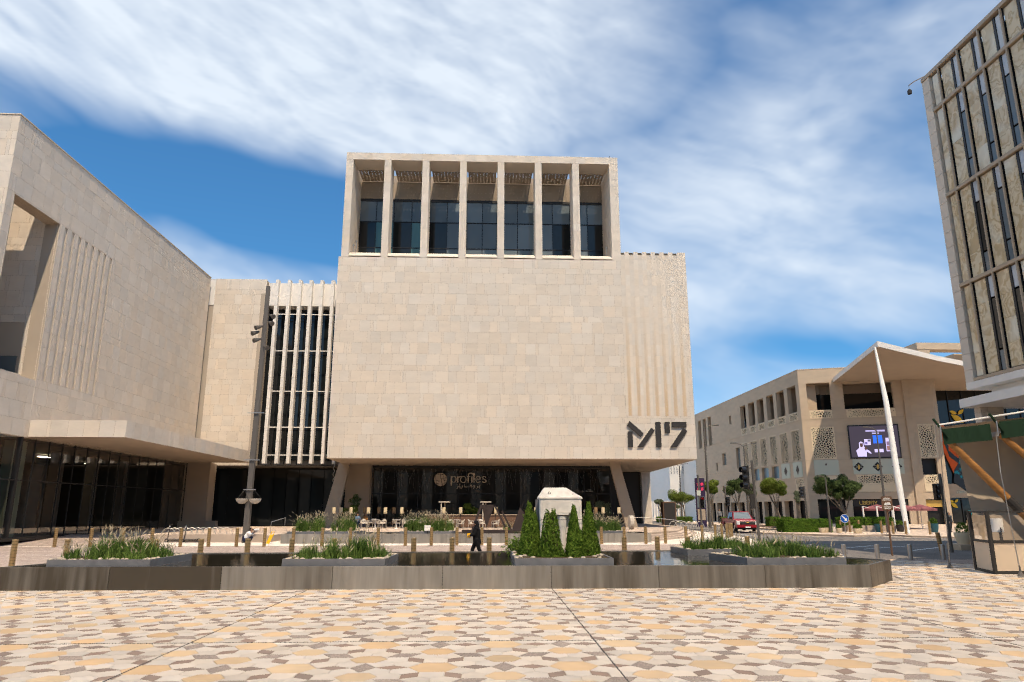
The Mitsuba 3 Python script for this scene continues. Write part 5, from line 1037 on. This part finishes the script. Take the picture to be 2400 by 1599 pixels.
# kerbs, pots
tag(ent('kerb_island', MB().prism(Polygon([(24.8, 64.0), (27.3, 60.6), (29.3, 57.0), (32.7, 58.8), (33.0, 63.6), (30, 67.5), (25, 68)]), -.02, .13), 'm_kerb', tone=(.2, .9)), 'raised kerb island with hedge and plant pots beside the street', kind='structure')
tag(ent('far_sidewalk', MB().prism(Polygon([(33.5, 60.5), (34.0, 57.0), (36, 54), (90, 51), (90, 110), (31.2, 140), (30.8, 100), (31.5, 72)]), -.02, .10).hull8([(33, 70, -.02), (80, 70, -.02), (80, 94, -.02), (33, 94, -.02)], [(33, 70, .101), (80, 70, .101), (80, 88, .42), (33, 88, .42)]), 'm_kerb', tone=(.4, .9)), 'tan pavement along the lattice building', kind='structure')
mat('m_pot', (0.68, 0.56, 0.38), .6, .4); mat('m_tealpot', (0.02, 0.09, 0.115), .4, .5)
def pot(x, y, z, r, h, label, mt='m_pot', grp='round pale plant pots on the kerb island'):
    k = thing('plant_pot', label, 'plant pot', grp); ent('pot', MB().lathe([(0, 0), (r * .72, 0), (r, h * .6), (r * 1.02, h), (r * .9, h), (0, h * .9)], 16, (x, y, z)), mt, k, smooth=40)
    P = NR.normal(0, 1, (420, 3)); P /= np.linalg.norm(P, axis=1, keepdims=True); P = P * [r * .85, r * .85, r * .9] * NR.uniform(.6, 1.05, (420, 1)) + [x, y, z + h + r * .4]; ml, tn = leaves(P, P - [x, y, z + h], .05, NR.uniform(.1, .8, 420)); ent('plant', ml, 'm_hedge', k, tone=tn)
for i, (x, y, r) in enumerate(((29.6, 63.0, .26), (30.25, 63.6, .22), (30.95, 62.7, .27), (31.55, 60.9, .28), (32.1, 61.5, .28))): pot(x, y, .13, r, .42, f'round pale plant pot with clipped shrub, {ORD[i]} from left beside the arrow sign')
pot(40.8, 64.9, .1, .38, .78, 'large teal flower pot before the cafe doorway', 'm_tealpot', None); pot(36.4, 66.2, .1, .35, .72, 'dark blue flower pot at the right end of the cafe planter', 'm_tealpot', None); pot(26.0, 38.9, .3, .42, .6, 'big pale plant pot on a block beside the tent', 'm_pot', None); pot(38.6, 66.5, .1, .36, .6, 'dark planter with leafy plants right of the mast', 'm_dark', None)
ent('plinth', MB().box(25.4, 26.6, 38.3, 39.5, -.01, .3), 'm_rbstone', [k for k in labels if k.startswith('plant_pot')][-2], tone=(.2, .9))
cpn = thing('stone_planter', 'long pale stone planter with hedge in front of the cafe', 'planter')
for i in range(5): ent('stone_block', MB().box(33.9 + i * .92, 34.8 + i * .92, 67.0, 68.8, .0, .66), 'm_kerb', cpn, tone=tone())
def umbrella(x, y, label):
    k = thing('cafe_umbrella', label, 'umbrella', 'maroon cafe umbrellas'); m = MB(); n = 8; r = 1.55
    ring = lambda rr, z: [(x + rr * math.cos(math.pi / 8 + i * math.pi / 4), y + rr * math.sin(math.pi / 8 + i * math.pi / 4), z) for i in range(n)]
    a, b, c = ring(.02, 2.62), ring(r, 2.18), ring(r, 1.98); m.add(a + b + c, [[i, (i + 1) % n, n + (i + 1) % n, n + i][::-1] for i in range(n)] + [[n + i, n + (i + 1) % n, 2 * n + (i + 1) % n, 2 * n + i][::-1] for i in range(n)])
    ent('canopy', m, 'm_maroon', k); ent('pole', MB().tube([(x, y, .1), (x, y, 2.6)], .035, 8), 'm_white', k, tone=None)
mat('m_maroon', proc(lambda p, n, uv: C3((0.24, 0.09, 0.095)) * (.8 + .4 * fbm(p.x * 2, p.y * 2, p.z, 2))), .8, .2)
for x, y, l in ((40.8, 74, 'left maroon cafe umbrella behind the brown sign'), (42.6, 72.5, 'middle maroon cafe umbrella beside the mast'), (45.0, 73.5, 'right maroon cafe umbrella with a wavy edge'), (43.4, 76.5, 'rear maroon cafe umbrella under the shop sign')): umbrella(x, y, l)
for i, (x, y) in enumerate(((39.0, 73.5), (39.9, 72.5), (41.0, 71.5), (39.4, 68.9))):
    k = thing('umbrella_post', f'white side post of a cafe umbrella, {ORD[i]} from left', 'post', 'white umbrella posts'); ent('upright', MB().box(x - .06, x + .06, y - .06, y + .06, .1, 2.45), 'm_white', k, tone=MID); ent('arm', MB().bar((x, y, 2.42), (x + 1.2, y, 2.1), .06), 'm_white', k, tone=MID); ent('foot', MB().box(x - .5, x + .7, y - .3, y + .3, .1, .16), 'm_white', k, tone=MID)

# ------------------------------------------------------------------ bike racks, scooters, rails, floor sign
mat('m_rack', (0.55, 0.53, 0.48), .4, .5, metallic=.5)
br = thing('bike_rack', 'long bicycle rack of repeated steel hoops in front of the lobby', 'bike rack')
for i in range(11):
    t = i / 10; x = -20.7 + 3.4 * t; y = 50.0 + 2.6 * t * .4; g = np.linspace(0, math.pi, 12)
    ent('hoop', MB().tube(np.stack([x - .05 + .42 * np.cos(g), y + .1 * np.cos(g), .45 + .45 * np.sin(g)], 1).tolist()[::1] + [(x - .47, y - .1, .0)], .022, 6), 'm_rack', br)
    ent('post', MB().tube([(x + .37, y + .1, .0), (x + .37, y + .1, .45)], .022, 6), 'm_rack', br)
ent('rail', MB().tube([(-21.2, 49.95, .04), (-17.0, 51.1, .04)], .025, 6), 'm_rack', br)
br2 = thing('bike_rack', 'small curved bicycle rack right of the gallery passage', 'bike rack')
for i in range(6): g = np.linspace(0, math.pi, 10); ent('hoop', MB().tube(np.stack([17.6 + i * .5 + .4 * np.cos(g), 67 + g * 0, .35 + .7 * np.sin(g)], 1), .025, 6), 'm_rack', br2)
def scooter(x, y, label):
    k = thing('kick_scooter', label, 'scooter', None); ent('deck', MB().box(x - .1, x + .75, y - .08, y + .08, .13, .2), 'm_dark', k)
    for dx, n_ in ((-.15, 'wheel'), (.85, 'wheel')): g = np.linspace(0, 6.283, 17); ent(n_, MB().tube(np.stack([x + dx + .1 * np.cos(g), y + g * 0, .13 + .1 * np.sin(g)], 1), .035, 6, False), 'm_black', k)
    ent('stem', MB().tube([(x - .12, y, .15), (x + .02, y, 1.12)], .028, 8), 'm_dark', k); ent('handlebar', MB().tube([(x + .02, y - .25, 1.13), (x + .02, y + .25, 1.16)], .02, 6), 'm_black', k)
    ent('lamp', MB().obox((x - .02, y - .04, 1.02), (XU, YU, ZU), (.03, .04, .04)), 'm_signwhite', k)
scooter(-20.4, 49.4, 'dark kick scooter parked at the left end of the bike rack'); scooter(-19.3, 49.3, 'second dark kick scooter with its deck along the bike rack')
def rail(pts, label):
    k = thing('handrail', label, 'handrail'); ent('tube', MB().tube(pts, .03, 8), 'm_steel', k)
rail([(-14.1, 50.2, .1), (-14.1, 50.2, 1.28), (-13.5, 51.4, 1.55), (-13.5, 51.4, .5)], 'short bent steel handrail at the left steps beside the rear pool'); rail([(13.4, 55, .4), (13.4, 55, 1.45), (15.3, 55.5, 1.25), (15.3, 55.5, .2)], 'steel handrail at the right steps of the terrace'); rail([(12.0, 58, .5), (12.0, 58, 1.5), (14.4, 58.2, 1.4), (14.4, 58.2, .5)], 'second steel handrail behind the right steps')
mat('m_safety', (0.85, 0.47, 0.01), .5, .4)
fsn = thing('floor_sign', 'folded yellow safety sign leaning beside the rear pool', 'safety sign'); ent('panel', MB().hull8([(-13.52, 47.2, 0), (-13.32, 47.2, 0), (-13.32, 47.3, 0), (-13.52, 47.3, 0)], [(-13.30, 47.3, .55), (-13.08, 47.3, .55), (-13.08, 47.36, .55), (-13.30, 47.36, .55)]), 'm_safety', fsn); ent('handle', MB().tube([(-13.27, 47.33, .55), (-13.22, 47.33, .72), (-13.05, 47.33, .72), (-13.1, 47.33, .55)], .035, 6), 'm_safety', fsn)
wh = thing('round_drum', 'pale round drum with a spoked side at the foot of the right column', 'drum')
g = np.linspace(0, 6.283, 25); c = MB().lathe([(0, -.16), (.55, -.16), (.55, .16), (0, .16)], 24); v, f = c.get(); ent('drum', (np.stack([v[:, 2] + 12.3, v[:, 0] + 60, v[:, 1] + 1.08], 1), f), 'm_wicker', wh)
for a in np.arange(0, 3.1, .52): ent('spoke', MB().tube([(12.47, 60 + .5 * math.cos(a), 1.08 + .5 * math.sin(a)), (12.47, 60 - .5 * math.cos(a), 1.08 - .5 * math.sin(a))], .02, 5), 'm_steel', wh)
dk = thing('utility_cabinet', 'dark brown cabinet beside the corner pillar of the gallery', 'cabinet'); ent('body', MB().box(19.5, 20.9, 78, 79, .3, 2.9), 'm_signbrown', dk); ent('door', MB().box(19.6, 20.8, 77.97, 77.995, .4, 2.8), 'm_dark', dk)
# ------------------------------------------------------------------ red pickup
mat('m_carred', (0.27, 0.006, 0.016), .25, .5, clearcoat=1.0, clearcoat_gloss=.9); mat('m_chrome', (0.75, 0.74, 0.72), .15, .5, metallic=1.0); mat('m_tyre', (0.02, 0.02, 0.02), .8, .3)
pk = thing('pickup_truck', 'red four-door pickup truck facing the plaza on the street', 'pickup truck')
PX, PY, PZ, PA = 24.45, 66.75, .10, math.radians(-5)
def pkm(mb): return tf(mb, PX, PY, PZ, PA)
def prof(pts, x0, x1, hol=()):
    p = Polygon(pts)
    for (cy, r) in hol: p = p.difference(Point(cy, .40).buffer(r, quad_segs=10))
    return MB().plate(p, (x1, 0, 0), YU, ZU, -(x1 - x0), 0)
ent('body', pkm(prof([(.02, .45), (.0, .80), (.10, 1.02), (1.55, 1.12), (5.75, 1.14), (5.8, .55), (5.6, .42), (.2, .38)], -.98, .98, [(1.05, .47), (4.55, .47)])), 'm_carred', pk)
cab = MB().hull8([(-.93, 1.45, 1.11), (.93, 1.45, 1.11), (.93, 3.75, 1.13), (-.93, 3.75, 1.13)], [(-.74, 2.15, 1.80), (.74, 2.15, 1.80), (.76, 3.5, 1.83), (-.76, 3.5, 1.83)]); ent('cab', pkm(cab), 'm_carred', pk)
ent('windscreen', pkm(MB().hull8([(-.82, 1.50, 1.16), (.82, 1.50, 1.16), (.82, 1.54, 1.16), (-.82, 1.54, 1.16)], [(-.69, 2.06, 1.755), (.69, 2.06, 1.755), (.69, 2.12, 1.755), (-.69, 2.12, 1.755)])), 'm_glassblue', pk, tone=(.8, 0))
for s in (-1, 1):
    for y0, y1 in ((1.95, 2.65), (2.72, 3.4)): ent('side_window', pkm(MB().hull8([(s * .935 - .01, y0 - .12 * (y0 < 2), 1.18), (s * .935 + .01, y0 - .12 * (y0 < 2), 1.18), (s * .935 + .01, y1, 1.18), (s * .935 - .01, y1, 1.18)], [(s * .79 - .01, y0 + .2 * (y0 < 2), 1.74), (s * .79 + .01, y0 + .2 * (y0 < 2), 1.74), (s * .79 + .01, y1, 1.74), (s * .79 - .01, y1, 1.74)])), 'm_glass', pk)
    ent('headlight', pkm(MB().box(s * .84 - .14, s * .84 + .14, -.035, .1, .66, .96)), 'm_signwhite', pk)
    ent('mirror', pkm(MB().obox((s * 1.09, 1.72, 1.22), (XU, YU, ZU), (.11, .06, .12))), 'm_black', pk)
    for cy in (1.05, 4.55):
        w = MB().lathe([(.22, -.13), (.38, -.12), (.40, 0), (.38, .12), (.22, .13)], 20); v, f = w.get(); k = ent('wheel', pkm(MB().add(np.stack([v[:, 2] + s * .84, v[:, 0] + cy, v[:, 1] + .40], 1), f)), 'm_tyre', pk)
        w = MB().lathe([(0, -.1), (.23, -.11), (.23, .11), (0, .1)], 16); v, f = w.get(); ent('rim', pkm(MB().add(np.stack([v[:, 2] + s * .84, v[:, 0] + cy, v[:, 1] + .40], 1), f)), 'm_chrome', k)
    ent('bed_rail', pkm(MB().box(s * .93 - .05, s * .93 + .05, 3.8, 5.75, 1.14, 1.2)), 'm_carred', pk)
ent('grille', pkm(MB().box(-.68, .68, -.02, .06, .66, .94)), 'm_dark', pk); ent('chrome_bar', pkm(MB().box(-.70, .70, -.05, -.02, .82, .87)), 'm_chrome', pk); ent('bonnet_badge', pkm(MB().box(-.12, .12, -.07, -.05, .80, .89)), 'm_gold', pk)
ent('bumper', pkm(MB().box(-.99, .99, -.12, .12, .40, .63)), 'm_carred', pk); ent('number_plate', pkm(MB().box(-.24, .24, -.14, -.12, .36, .48)), 'm_signwhite', pk); ent('underbody', pkm(MB().box(-.85, .85, .2, 5.5, .24, .44)), 'm_black', pk)

# ------------------------------------------------------------------ tent at the right edge
mat('m_canvas', proc(lambda p, n, uv: C3((0.44, 0.37, 0.285)) * (.85 + .3 * fbm(p.x * .9, p.y, p.z * .7, 3))), .9, .1); mat('m_green', proc(lambda p, n, uv: C3((0.010, 0.030, 0.015)) * (.8 + .4 * fbm(p.x * 6, 1, p.z * 1.5, 3))), .8, .2)
mat('m_wood', proc(lambda p, n, uv: mix((0.24, 0.10, 0.025), (0.42, 0.20, 0.055), fbm(p.x * 2, p.y * 2, p.z * 9, 4))), .45, .5); mat('m_cream', (0.62, 0.50, 0.37), .6, .3)
tn_ = thing('pavilion_tent', 'beige tent pavilion with dark green valance and leaning timber poles, right edge', 'tent')
gx_, gz_ = np.linspace(0, 1, 9), np.linspace(0, 1, 9); V = []
for t in gz_:
    for s in gx_: V.append((18.42 - .42 * t + .05 * math.sin(t * 3.1) + 9 * s, 26.6 + 1.0 * s + .5 * math.sin(t * math.pi) * (.3 + s), .76 + 3.85 * t + 1.2 * s * t))
ent('membrane', MB().add(V, [[j * 9 + i, j * 9 + i + 1, (j + 1) * 9 + i + 1, (j + 1) * 9 + i] for j in range(8) for i in range(8)]), 'm_canvas', tn_, smooth=True)
def valance(x0, x1, a0, a1, b0, b1):
    n = 14; v = []
    for i in range(n + 1):
        t = i / n; x = x0 + (x1 - x0) * t; yy = 25 + .03 * math.sin(i * 1.9)
        v += [(x, yy, a0 + (a1 - a0) * t), (x, yy + .012 * (-1) ** i - .03, b0 + (b1 - b0) * t)]
    ent('valance', MB().add(v, [[2 * i, 2 * i + 1, 2 * i + 3, 2 * i + 2] for i in range(n)]), 'm_green', tn_, smooth=True)
valance(16.47, 18.30, 4.90, 5.11, 4.36, 4.52); valance(18.63, 22.4, 5.19, 5.62, 4.58, 5.0)
ent('roof_sheet', MB().add([(16.4, 25.05, 4.98), (22.4, 25.05, 5.68), (22.4, 29, 5.4), (19.3, 29, 4.95)], [[0, 1, 2, 3]]), 'm_canvas', tn_)
ent('ridge_pole', MB().tube([(16.3, 25, 5.04), (22.4, 25, 5.98)], .035, 10), 'm_white', tn_, tone=None)
for p, q in (((16.75, 25.2, 4.55), (20.4, 24.8, .25)), ((18.75, 25.2, 4.75), (22.4, 24.8, 1.0))):
    d = np.array(q) - p; k = ent('timber_pole', MB().tube([p, np.array(p) + d * .5, q], [.11, .14, .12], 12), 'm_wood', tn_, smooth=40)
    ent('pole_sleeve', MB().tube([np.array(p) + d * .48, np.array(p) + d * .58], .155, 12), 'm_dark', k)
for c in ((16.35, 25, 5.05), (18.45, 25, 5.25)): ent('corner_bracket', MB().bar((c[0] - .18, 24.95, c[2] + .22), (c[0] + .28, 24.95, c[2] - .45), .08, .05), 'm_green', tn_); ent('bracket_pin', MB().tube([(c[0], 24.9, c[2] - .6), (c[0] + .02, 24.9, c[2] - .05)], .03, 6), 'm_steel', tn_)
for a, b, c in (((17.32, 26.9, 0), (17.29, 26.6, 2.9), (16.36, 25, 5.0)), ((17.37, 23.4, 0), (17.3, 23.5, 3.3), (18.45, 25, 4.75)), ((18.5, 27.1, 0), (18.35, 26.95, .5), (18.4, 26.65, .8))):
    k = ent('guy_cable', MB().tube([a, b, c], .016, 6), 'm_steel', tn_); ent('anchor_shoe', MB().lathe([(.11, 0), (.10, .03), (.035, .16), (.02, .34)], 10, a), 'm_pole', k)
bo = thing('booth', 'low booth with cream panels and clear screens in dark frames under the tent', 'booth')
fr = [MB().box(17.15, 17.25, 24.28, 24.38, 0, 2.06), MB().box(17.15, 23, 24.27, 24.39, .0, .09), MB().box(17.26, 23, 24.275, 24.385, 1.0, 1.09), MB().box(17.26, 23, 24.275, 24.385, 2.0, 2.06), MB().bar((17.2, 24.4, .04), (17.75, 26.0, .04), .08), MB().bar((17.2, 24.4, 1.04), (17.75, 26.0, 1.04), .08), MB().bar((17.2, 24.4, 2.02), (17.75, 26.0, 2.02), .06), MB().box(17.70, 17.80, 26.0, 26.1, 0, 2.05)]
for m in fr: ent('frame_bar', m, 'm_dark', bo)
ent('cream_panel', MB().box(17.26, 23, 24.31, 24.35, .1, .99), 'm_cream', bo); ent('cream_panel', MB().bar((17.21, 24.42, .54), (17.74, 25.98, .54), .03, .9), 'm_cream', bo)
ent('clear_screen', MB().add([(17.26, 24.33, 1.1), (23, 24.33, 1.1), (23, 24.33, 1.99), (17.26, 24.33, 1.99)], [[0, 1, 2, 3]]), 'm_pane', bo); ent('clear_screen', MB().add([(17.21, 24.42, 1.09), (17.74, 25.98, 1.09), (17.74, 25.98, 1.99), (17.21, 24.42, 1.99)], [[0, 1, 2, 3]]), 'm_pane', bo)
tl = thing('table_lamp', 'white cylinder lamp on dark legs behind the clear screen of the booth', 'lamp'); ent('shade', MB().lathe([(.20, 1.34), (.21, 1.80), (.19, 1.80), (.19, 1.34)], 20, (17.95, 25.0, 0)), 'm_white', tl, smooth=40)
for a in (.6, 2.7, 4.7): ent('leg', MB().tube([(17.95 + .2 * math.cos(a), 25 + .2 * math.sin(a), .0), (17.95 + .2 * math.cos(a), 25 + .2 * math.sin(a), 1.5)], .025, 6), 'm_dark', tl)
ent('inner_wall', MB().box(17.9, 24, 26.35, 26.42, .0, 1.9), 'm_soffit', bo, tone=(.2, .9))

# ------------------------------------------------------------------ people
def union_hull(bones, edge=.035, it=8):
    out = []
    for p, q, a, b in bones:
        s1 = m3.Manifold.sphere(a, 14).translate(list(map(float, p))); s2 = m3.Manifold.sphere(b, 14).translate(list(map(float, q))); out.append(m3.Manifold.batch_hull([s1, s2]))
    M = m3.Manifold.batch_boolean(out, m3.OpType.Add).refine_to_length(edge); m = M.to_mesh(); t = trimesh.Trimesh(m.vert_properties[:, :3], m.tri_verts, process=True)
    trimesh.smoothing.filter_taubin(t, iterations=it); return np.array(t.vertices), np.array(t.faces)
def hand(w, d, side, s=1.0):
    """Palm with five separate, slightly curled fingers: wrist w, direction d, thumb towards side."""
    w, d, side = np.array(w, float), np.array(d, float), np.array(side, float); d /= np.linalg.norm(d); side -= d * side.dot(d); side /= np.linalg.norm(side); n = np.cross(d, side)
    b = [(w, w + d * .07 * s + side * .022, .022, .021), (w, w + d * .07 * s - side * .022, .022, .019)]
    for i, (o, L) in enumerate(((.030, .068), (.010, .076), (-.010, .070), (-.029, .054))):
        k0 = w + d * .075 + side * o; k1 = k0 + d * L * .55 + n * .006; k2 = k1 + d * L * .38 + n * .024; b += [(k0, k1, .0095, .0088), (k1, k2, .0088, .0075)]
    t0 = w + d * .02 + side * .03; t1 = t0 + d * .03 + side * .03; b += [(t0, t1, .012, .010), (t1, t1 + d * .028 + side * .006 + n * .012, .010, .008)]
    return b
def person(label, J, skin, cloths, x, y, z, rot, hair=None, extras=()):
    """J: joints of the skeleton; the body is one continuous skin surface, clothes follow it slightly larger."""
    k = thing('person', label, 'person'); c, s = math.cos(rot), math.sin(rot)
    def put(m): v = m[0]; return (np.stack([v[:, 0] * c - v[:, 1] * s + x, v[:, 0] * s + v[:, 1] * c + y, v[:, 2] + z], 1), m[1])
    h = np.array(J['head']); f = np.array(J.get('face', (0, -1, 0)), float); f /= np.linalg.norm(f); r = np.cross(f, (0, 0, 1)); r /= np.linalg.norm(r)
    B = [(J['pelvis'], J['chest'], .135, .15), (J['chest'], J['neck'], .12, .055), (J['neck'], h - [0, 0, .06], .052, .055), (h - [0, 0, .05] + f * .015, h + [0, 0, .03], .078, .098), (h + f * .085 - [0, 0, .02], h + f * .10 - [0, 0, .035], .014, .015), (h + f * .075 - [0, 0, .075], h + f * .078 - [0, 0, .075], .022, .02)]
    B += [(h + r * q * .092 - [0, 0, .01], h + r * q * .096 - [0, 0, .03] - f * .01, .016, .012) for q in (-1, 1)]
    for q in ('l', 'r'):
        B += [(J['chest'], J[q + 'sh'], .10, .062), (J[q + 'sh'], J[q + 'el'], .055, .042), (J[q + 'el'], J[q + 'wr'], .042, .028), (J['pelvis'], J[q + 'hip'], .12, .095), (J[q + 'hip'], J[q + 'kn'], .088, .056), (J[q + 'kn'], J[q + 'an'], .055, .036)]
        d = np.array(J[q + 'wr']) - J[q + 'el']; B += hand(J[q + 'wr'], d, J.get(q + 'th', (0, -1, .3)))
    ent('body', put(union_hull(B, .03, 6)), skin, k, smooth=True)
    for q in (-1, 1):
        e = h + f * .088 + r * q * .034 + np.array([0, 0, .012]); ent('eye', put((trimesh.creation.icosphere(1, .013).vertices + e, trimesh.creation.icosphere(1, .013).faces)), 'm_black', k)
    ent('mouth', put(MB().obox(h + f * .098 - [0, 0, .072], (r, f, ZU), (.024, .006, .005)).get()), 'm_red', k)
    for nm, bones, mt in cloths: ent(nm, put(union_hull(bones, .035, 6)), mt, k, smooth=True)
    if hair: ent('hair', put(union_hull([(h + [0, 0, .045] - f * .02, h - f * .035 + [0, 0, .0], .098, .092)], .03, 4)), hair, k, smooth=True)
    for nm, m, mt in extras: ent(nm, put(m), mt, k)
    return k
mat('m_skin', (0.36, 0.20, 0.13), .6, .3); mat('m_abaya', (0.006, 0.006, 0.007), .8, .2); mat('m_shirt', (0.78, 0.77, 0.76), .8, .2); mat('m_navy', (0.015, 0.02, 0.05), .8, .2); mat('m_hair', (0.012, 0.009, 0.008), .6, .3); mat('m_shoe', (0.55, 0.52, 0.48), .7, .3); mat('m_grey', (0.25, 0.25, 0.26), .8, .2); mat('m_blueshirt', (0.12, 0.2, 0.32), .8, .2)
a = np.array
def sleeve(J, q, g=.012, frac=1.0): return [(J['chest'], J[q + 'sh'], .11 + g, .068 + g), (J[q + 'sh'], J[q + 'el'], .060 + g, .048 + g), (J[q + 'el'], tuple(a(J[q + 'el']) + (a(J[q + 'wr']) - J[q + 'el']) * frac), .047 + g, .036 + g)]
def trousers(J, g=.014): return [(J['pelvis'], tuple(a(J['pelvis']) + [0, 0, .08]), .142 + g, .138 + g)] + [b for q in 'lr' for b in ((J['pelvis'], J[q + 'hip'], .125 + g, .10 + g), (J[q + 'hip'], J[q + 'kn'], .094 + g, .064 + g), (J[q + 'kn'], tuple(a(J[q + 'an']) + [0, 0, .03]), .062 + g, .048 + g))]
def shoes(J, f=(0, -1, 0)): f = a(f) / np.linalg.norm(f); return [b for q in 'lr' for b in ((a(J[q + 'an']) + [0, 0, -.035] - f * .03, a(J[q + 'an']) + f * .14 + [0, 0, -.055], .045, .032),)]
# the walking woman, facing left and away
J = dict(pelvis=(0, 0, .86), chest=(-.02, 0, 1.20), neck=(-.03, 0, 1.36), head=(-.05, 0, 1.49), face=(-1, .3, -.1), lsh=(-.02, .17, 1.30), rsh=(-.02, -.17, 1.30), lel=(-.12, .21, 1.06), lwr=(-.30, .16, 1.03), rel=(-.10, -.21, 1.06), rwr=(-.28, -.15, 1.02), lhip=(0, .09, .82), rhip=(0, -.09, .82), lkn=(-.17, .09, .46), rkn=(.10, -.09, .46), lan=(-.25, .09, .09), ran=(.25, -.09, .11), lth=(0, -1, .3), rth=(0, 1, .3))
cl_ = [('abaya', [(J['pelvis'], J['chest'], .165, .175), (J['chest'], J['neck'], .15, .08), (J['pelvis'], (.02, 0, .74), .165, .175)] + sleeve(J, 'l', .02, .85) + sleeve(J, 'r', .02, .85), 'm_abaya'), ('trousers', trousers(J, .02), 'm_abaya'), ('headscarf', [((-.03, 0, 1.53), (-.02, 0, 1.46), .112, .112), ((-.01, 0, 1.46), (0, 0, 1.28), .11, .13)], 'm_abaya'), ('shoes', shoes(J, (-1, 0, 0)), 'm_black')]
bag = MB().box(-.42, -.26, -.06, .06, .92, 1.10).get()
person('walking woman in black robe and headscarf, carrying a small orange bag, behind the pool', J, 'm_skin', cl_, -.18, 32.0, 0, 0, None, [('carried_bag', bag, 'm_safety')])
# the crouching photographer, aiming a long lens to the right
J = dict(pelvis=(-.22, 0, .30), chest=(-.02, 0, .62), neck=(.06, 0, .76), head=(.13, 0, .88), face=(1, 0, -.05), lsh=(.0, .18, .70), rsh=(.0, -.18, .70), lel=(.20, .20, .60), lwr=(.33, .08, .80), rel=(.16, -.24, .62), rwr=(.24, -.06, .82), lhip=(-.18, .10, .28), rhip=(-.18, -.10, .28), lkn=(.16, .14, .42), rkn=(.14, -.16, .34), lan=(.02, .12, .09), ran=(-.08, -.14, .09), lth=(0, -1, .3), rth=(0, 1, .3))
cl_ = [('shirt', [(J['pelvis'], J['chest'], .15, .165), (J['chest'], J['neck'], .135, .07)] + sleeve(J, 'l', .012, .2) + sleeve(J, 'r', .012, .2), 'm_shirt'), ('trousers', trousers(J), 'm_navy'), ('shoes', shoes(J, (1, 0, 0)), 'm_shoe')]
lens = MB().tube([(.26, 0, .87), (.36, 0, .88), (.37, 0, .88), (.60, 0, .89)], [.045, .045, .055, .062], 12).get()
person('crouching photographer in white shirt and navy trousers aiming a long white lens', J, 'm_skin', cl_, -14.35, 46.4, 0, .05, 'm_hair', [('camera_body', MB().box(.20, .29, -.07, .07, .82, .92).get(), 'm_black'), ('camera_lens', lens, 'm_signwhite')])
def seated(label, x, y, z, rot, shirt):
    J = dict(pelvis=(0, 0, .52), chest=(0, -.02, .86), neck=(0, -.03, 1.02), head=(0, -.05, 1.15), face=(0, -1, -.1), lsh=(-.18, 0, .96), rsh=(.18, 0, .96), lel=(-.22, -.12, .72), lwr=(-.12, -.34, .74), rel=(.22, -.12, .72), rwr=(.12, -.34, .74), lhip=(-.1, -.04, .50), rhip=(.1, -.04, .50), lkn=(-.12, -.44, .50), rkn=(.12, -.44, .50), lan=(-.12, -.46, .09), ran=(.12, -.46, .09), lth=(1, 0, .2), rth=(-1, 0, .2))
    person(label, J, 'm_skin', [('shirt', [(J['pelvis'], J['chest'], .15, .165), (J['chest'], J['neck'], .135, .07)] + sleeve(J, 'l', .012, .5) + sleeve(J, 'r', .012, .5), shirt), ('trousers', trousers(J), 'm_navy'), ('shoes', shoes(J), 'm_black')], x, y, z, rot, 'm_hair')
seated('seated diner in blue shirt on the terrace before the stone pier', -11.2, 67.3, .5, .5, 'm_blueshirt'); seated('seated diner in brown top right of the one in blue', -10.5, 67.6, .5, -.4, 'm_wood')
def standing(label, x, y, z, rot, shirt, tr):
    J = dict(pelvis=(0, 0, .93), chest=(0, 0, 1.30), neck=(0, 0, 1.48), head=(0, -.02, 1.61), face=(0, -1, 0), lsh=(-.19, 0, 1.40), rsh=(.19, 0, 1.40), lel=(-.23, .02, 1.12), lwr=(-.22, -.08, .88), rel=(.23, .02, 1.12), rwr=(.22, -.08, .88), lhip=(-.1, 0, .90), rhip=(.1, 0, .90), lkn=(-.11, -.06, .5), rkn=(.11, .03, .5), lan=(-.11, -.03, .09), ran=(.11, .12, .09))
    person(label, J, 'm_skin', [('top', [(J['pelvis'], J['chest'], .15, .165), (J['chest'], J['neck'], .135, .07)] + sleeve(J, 'l', .012, .9) + sleeve(J, 'r', .012, .9), shirt), ('trousers', trousers(J), tr), ('shoes', shoes(J), 'm_black')], x, y, z, rot, 'm_hair')
standing('person in black clothes standing before the glazed bay entrance', 42.6, 65.3, .1, .3, 'm_black', 'm_black'); standing('person in grey top by the arcade left of the pickup', 29.2, 89.0, .4, -.4, 'm_grey', 'm_black')
# a building on the near side of the plaza, behind the viewer, mirrored in the glass
ob = thing('opposite_building', 'long beige block on the near side of the plaza behind the viewer', 'building')
ent('wall', MB().box(-90, 90, -75, -60, 0, 24), 'm_rbstone', ob, tone=(.4, .5))
for i in range(24): ent('window', MB().box(-84 + 7 * i, -80 + 7 * i, -60.02, -59.9, 2, 20), 'm_glass', ob)
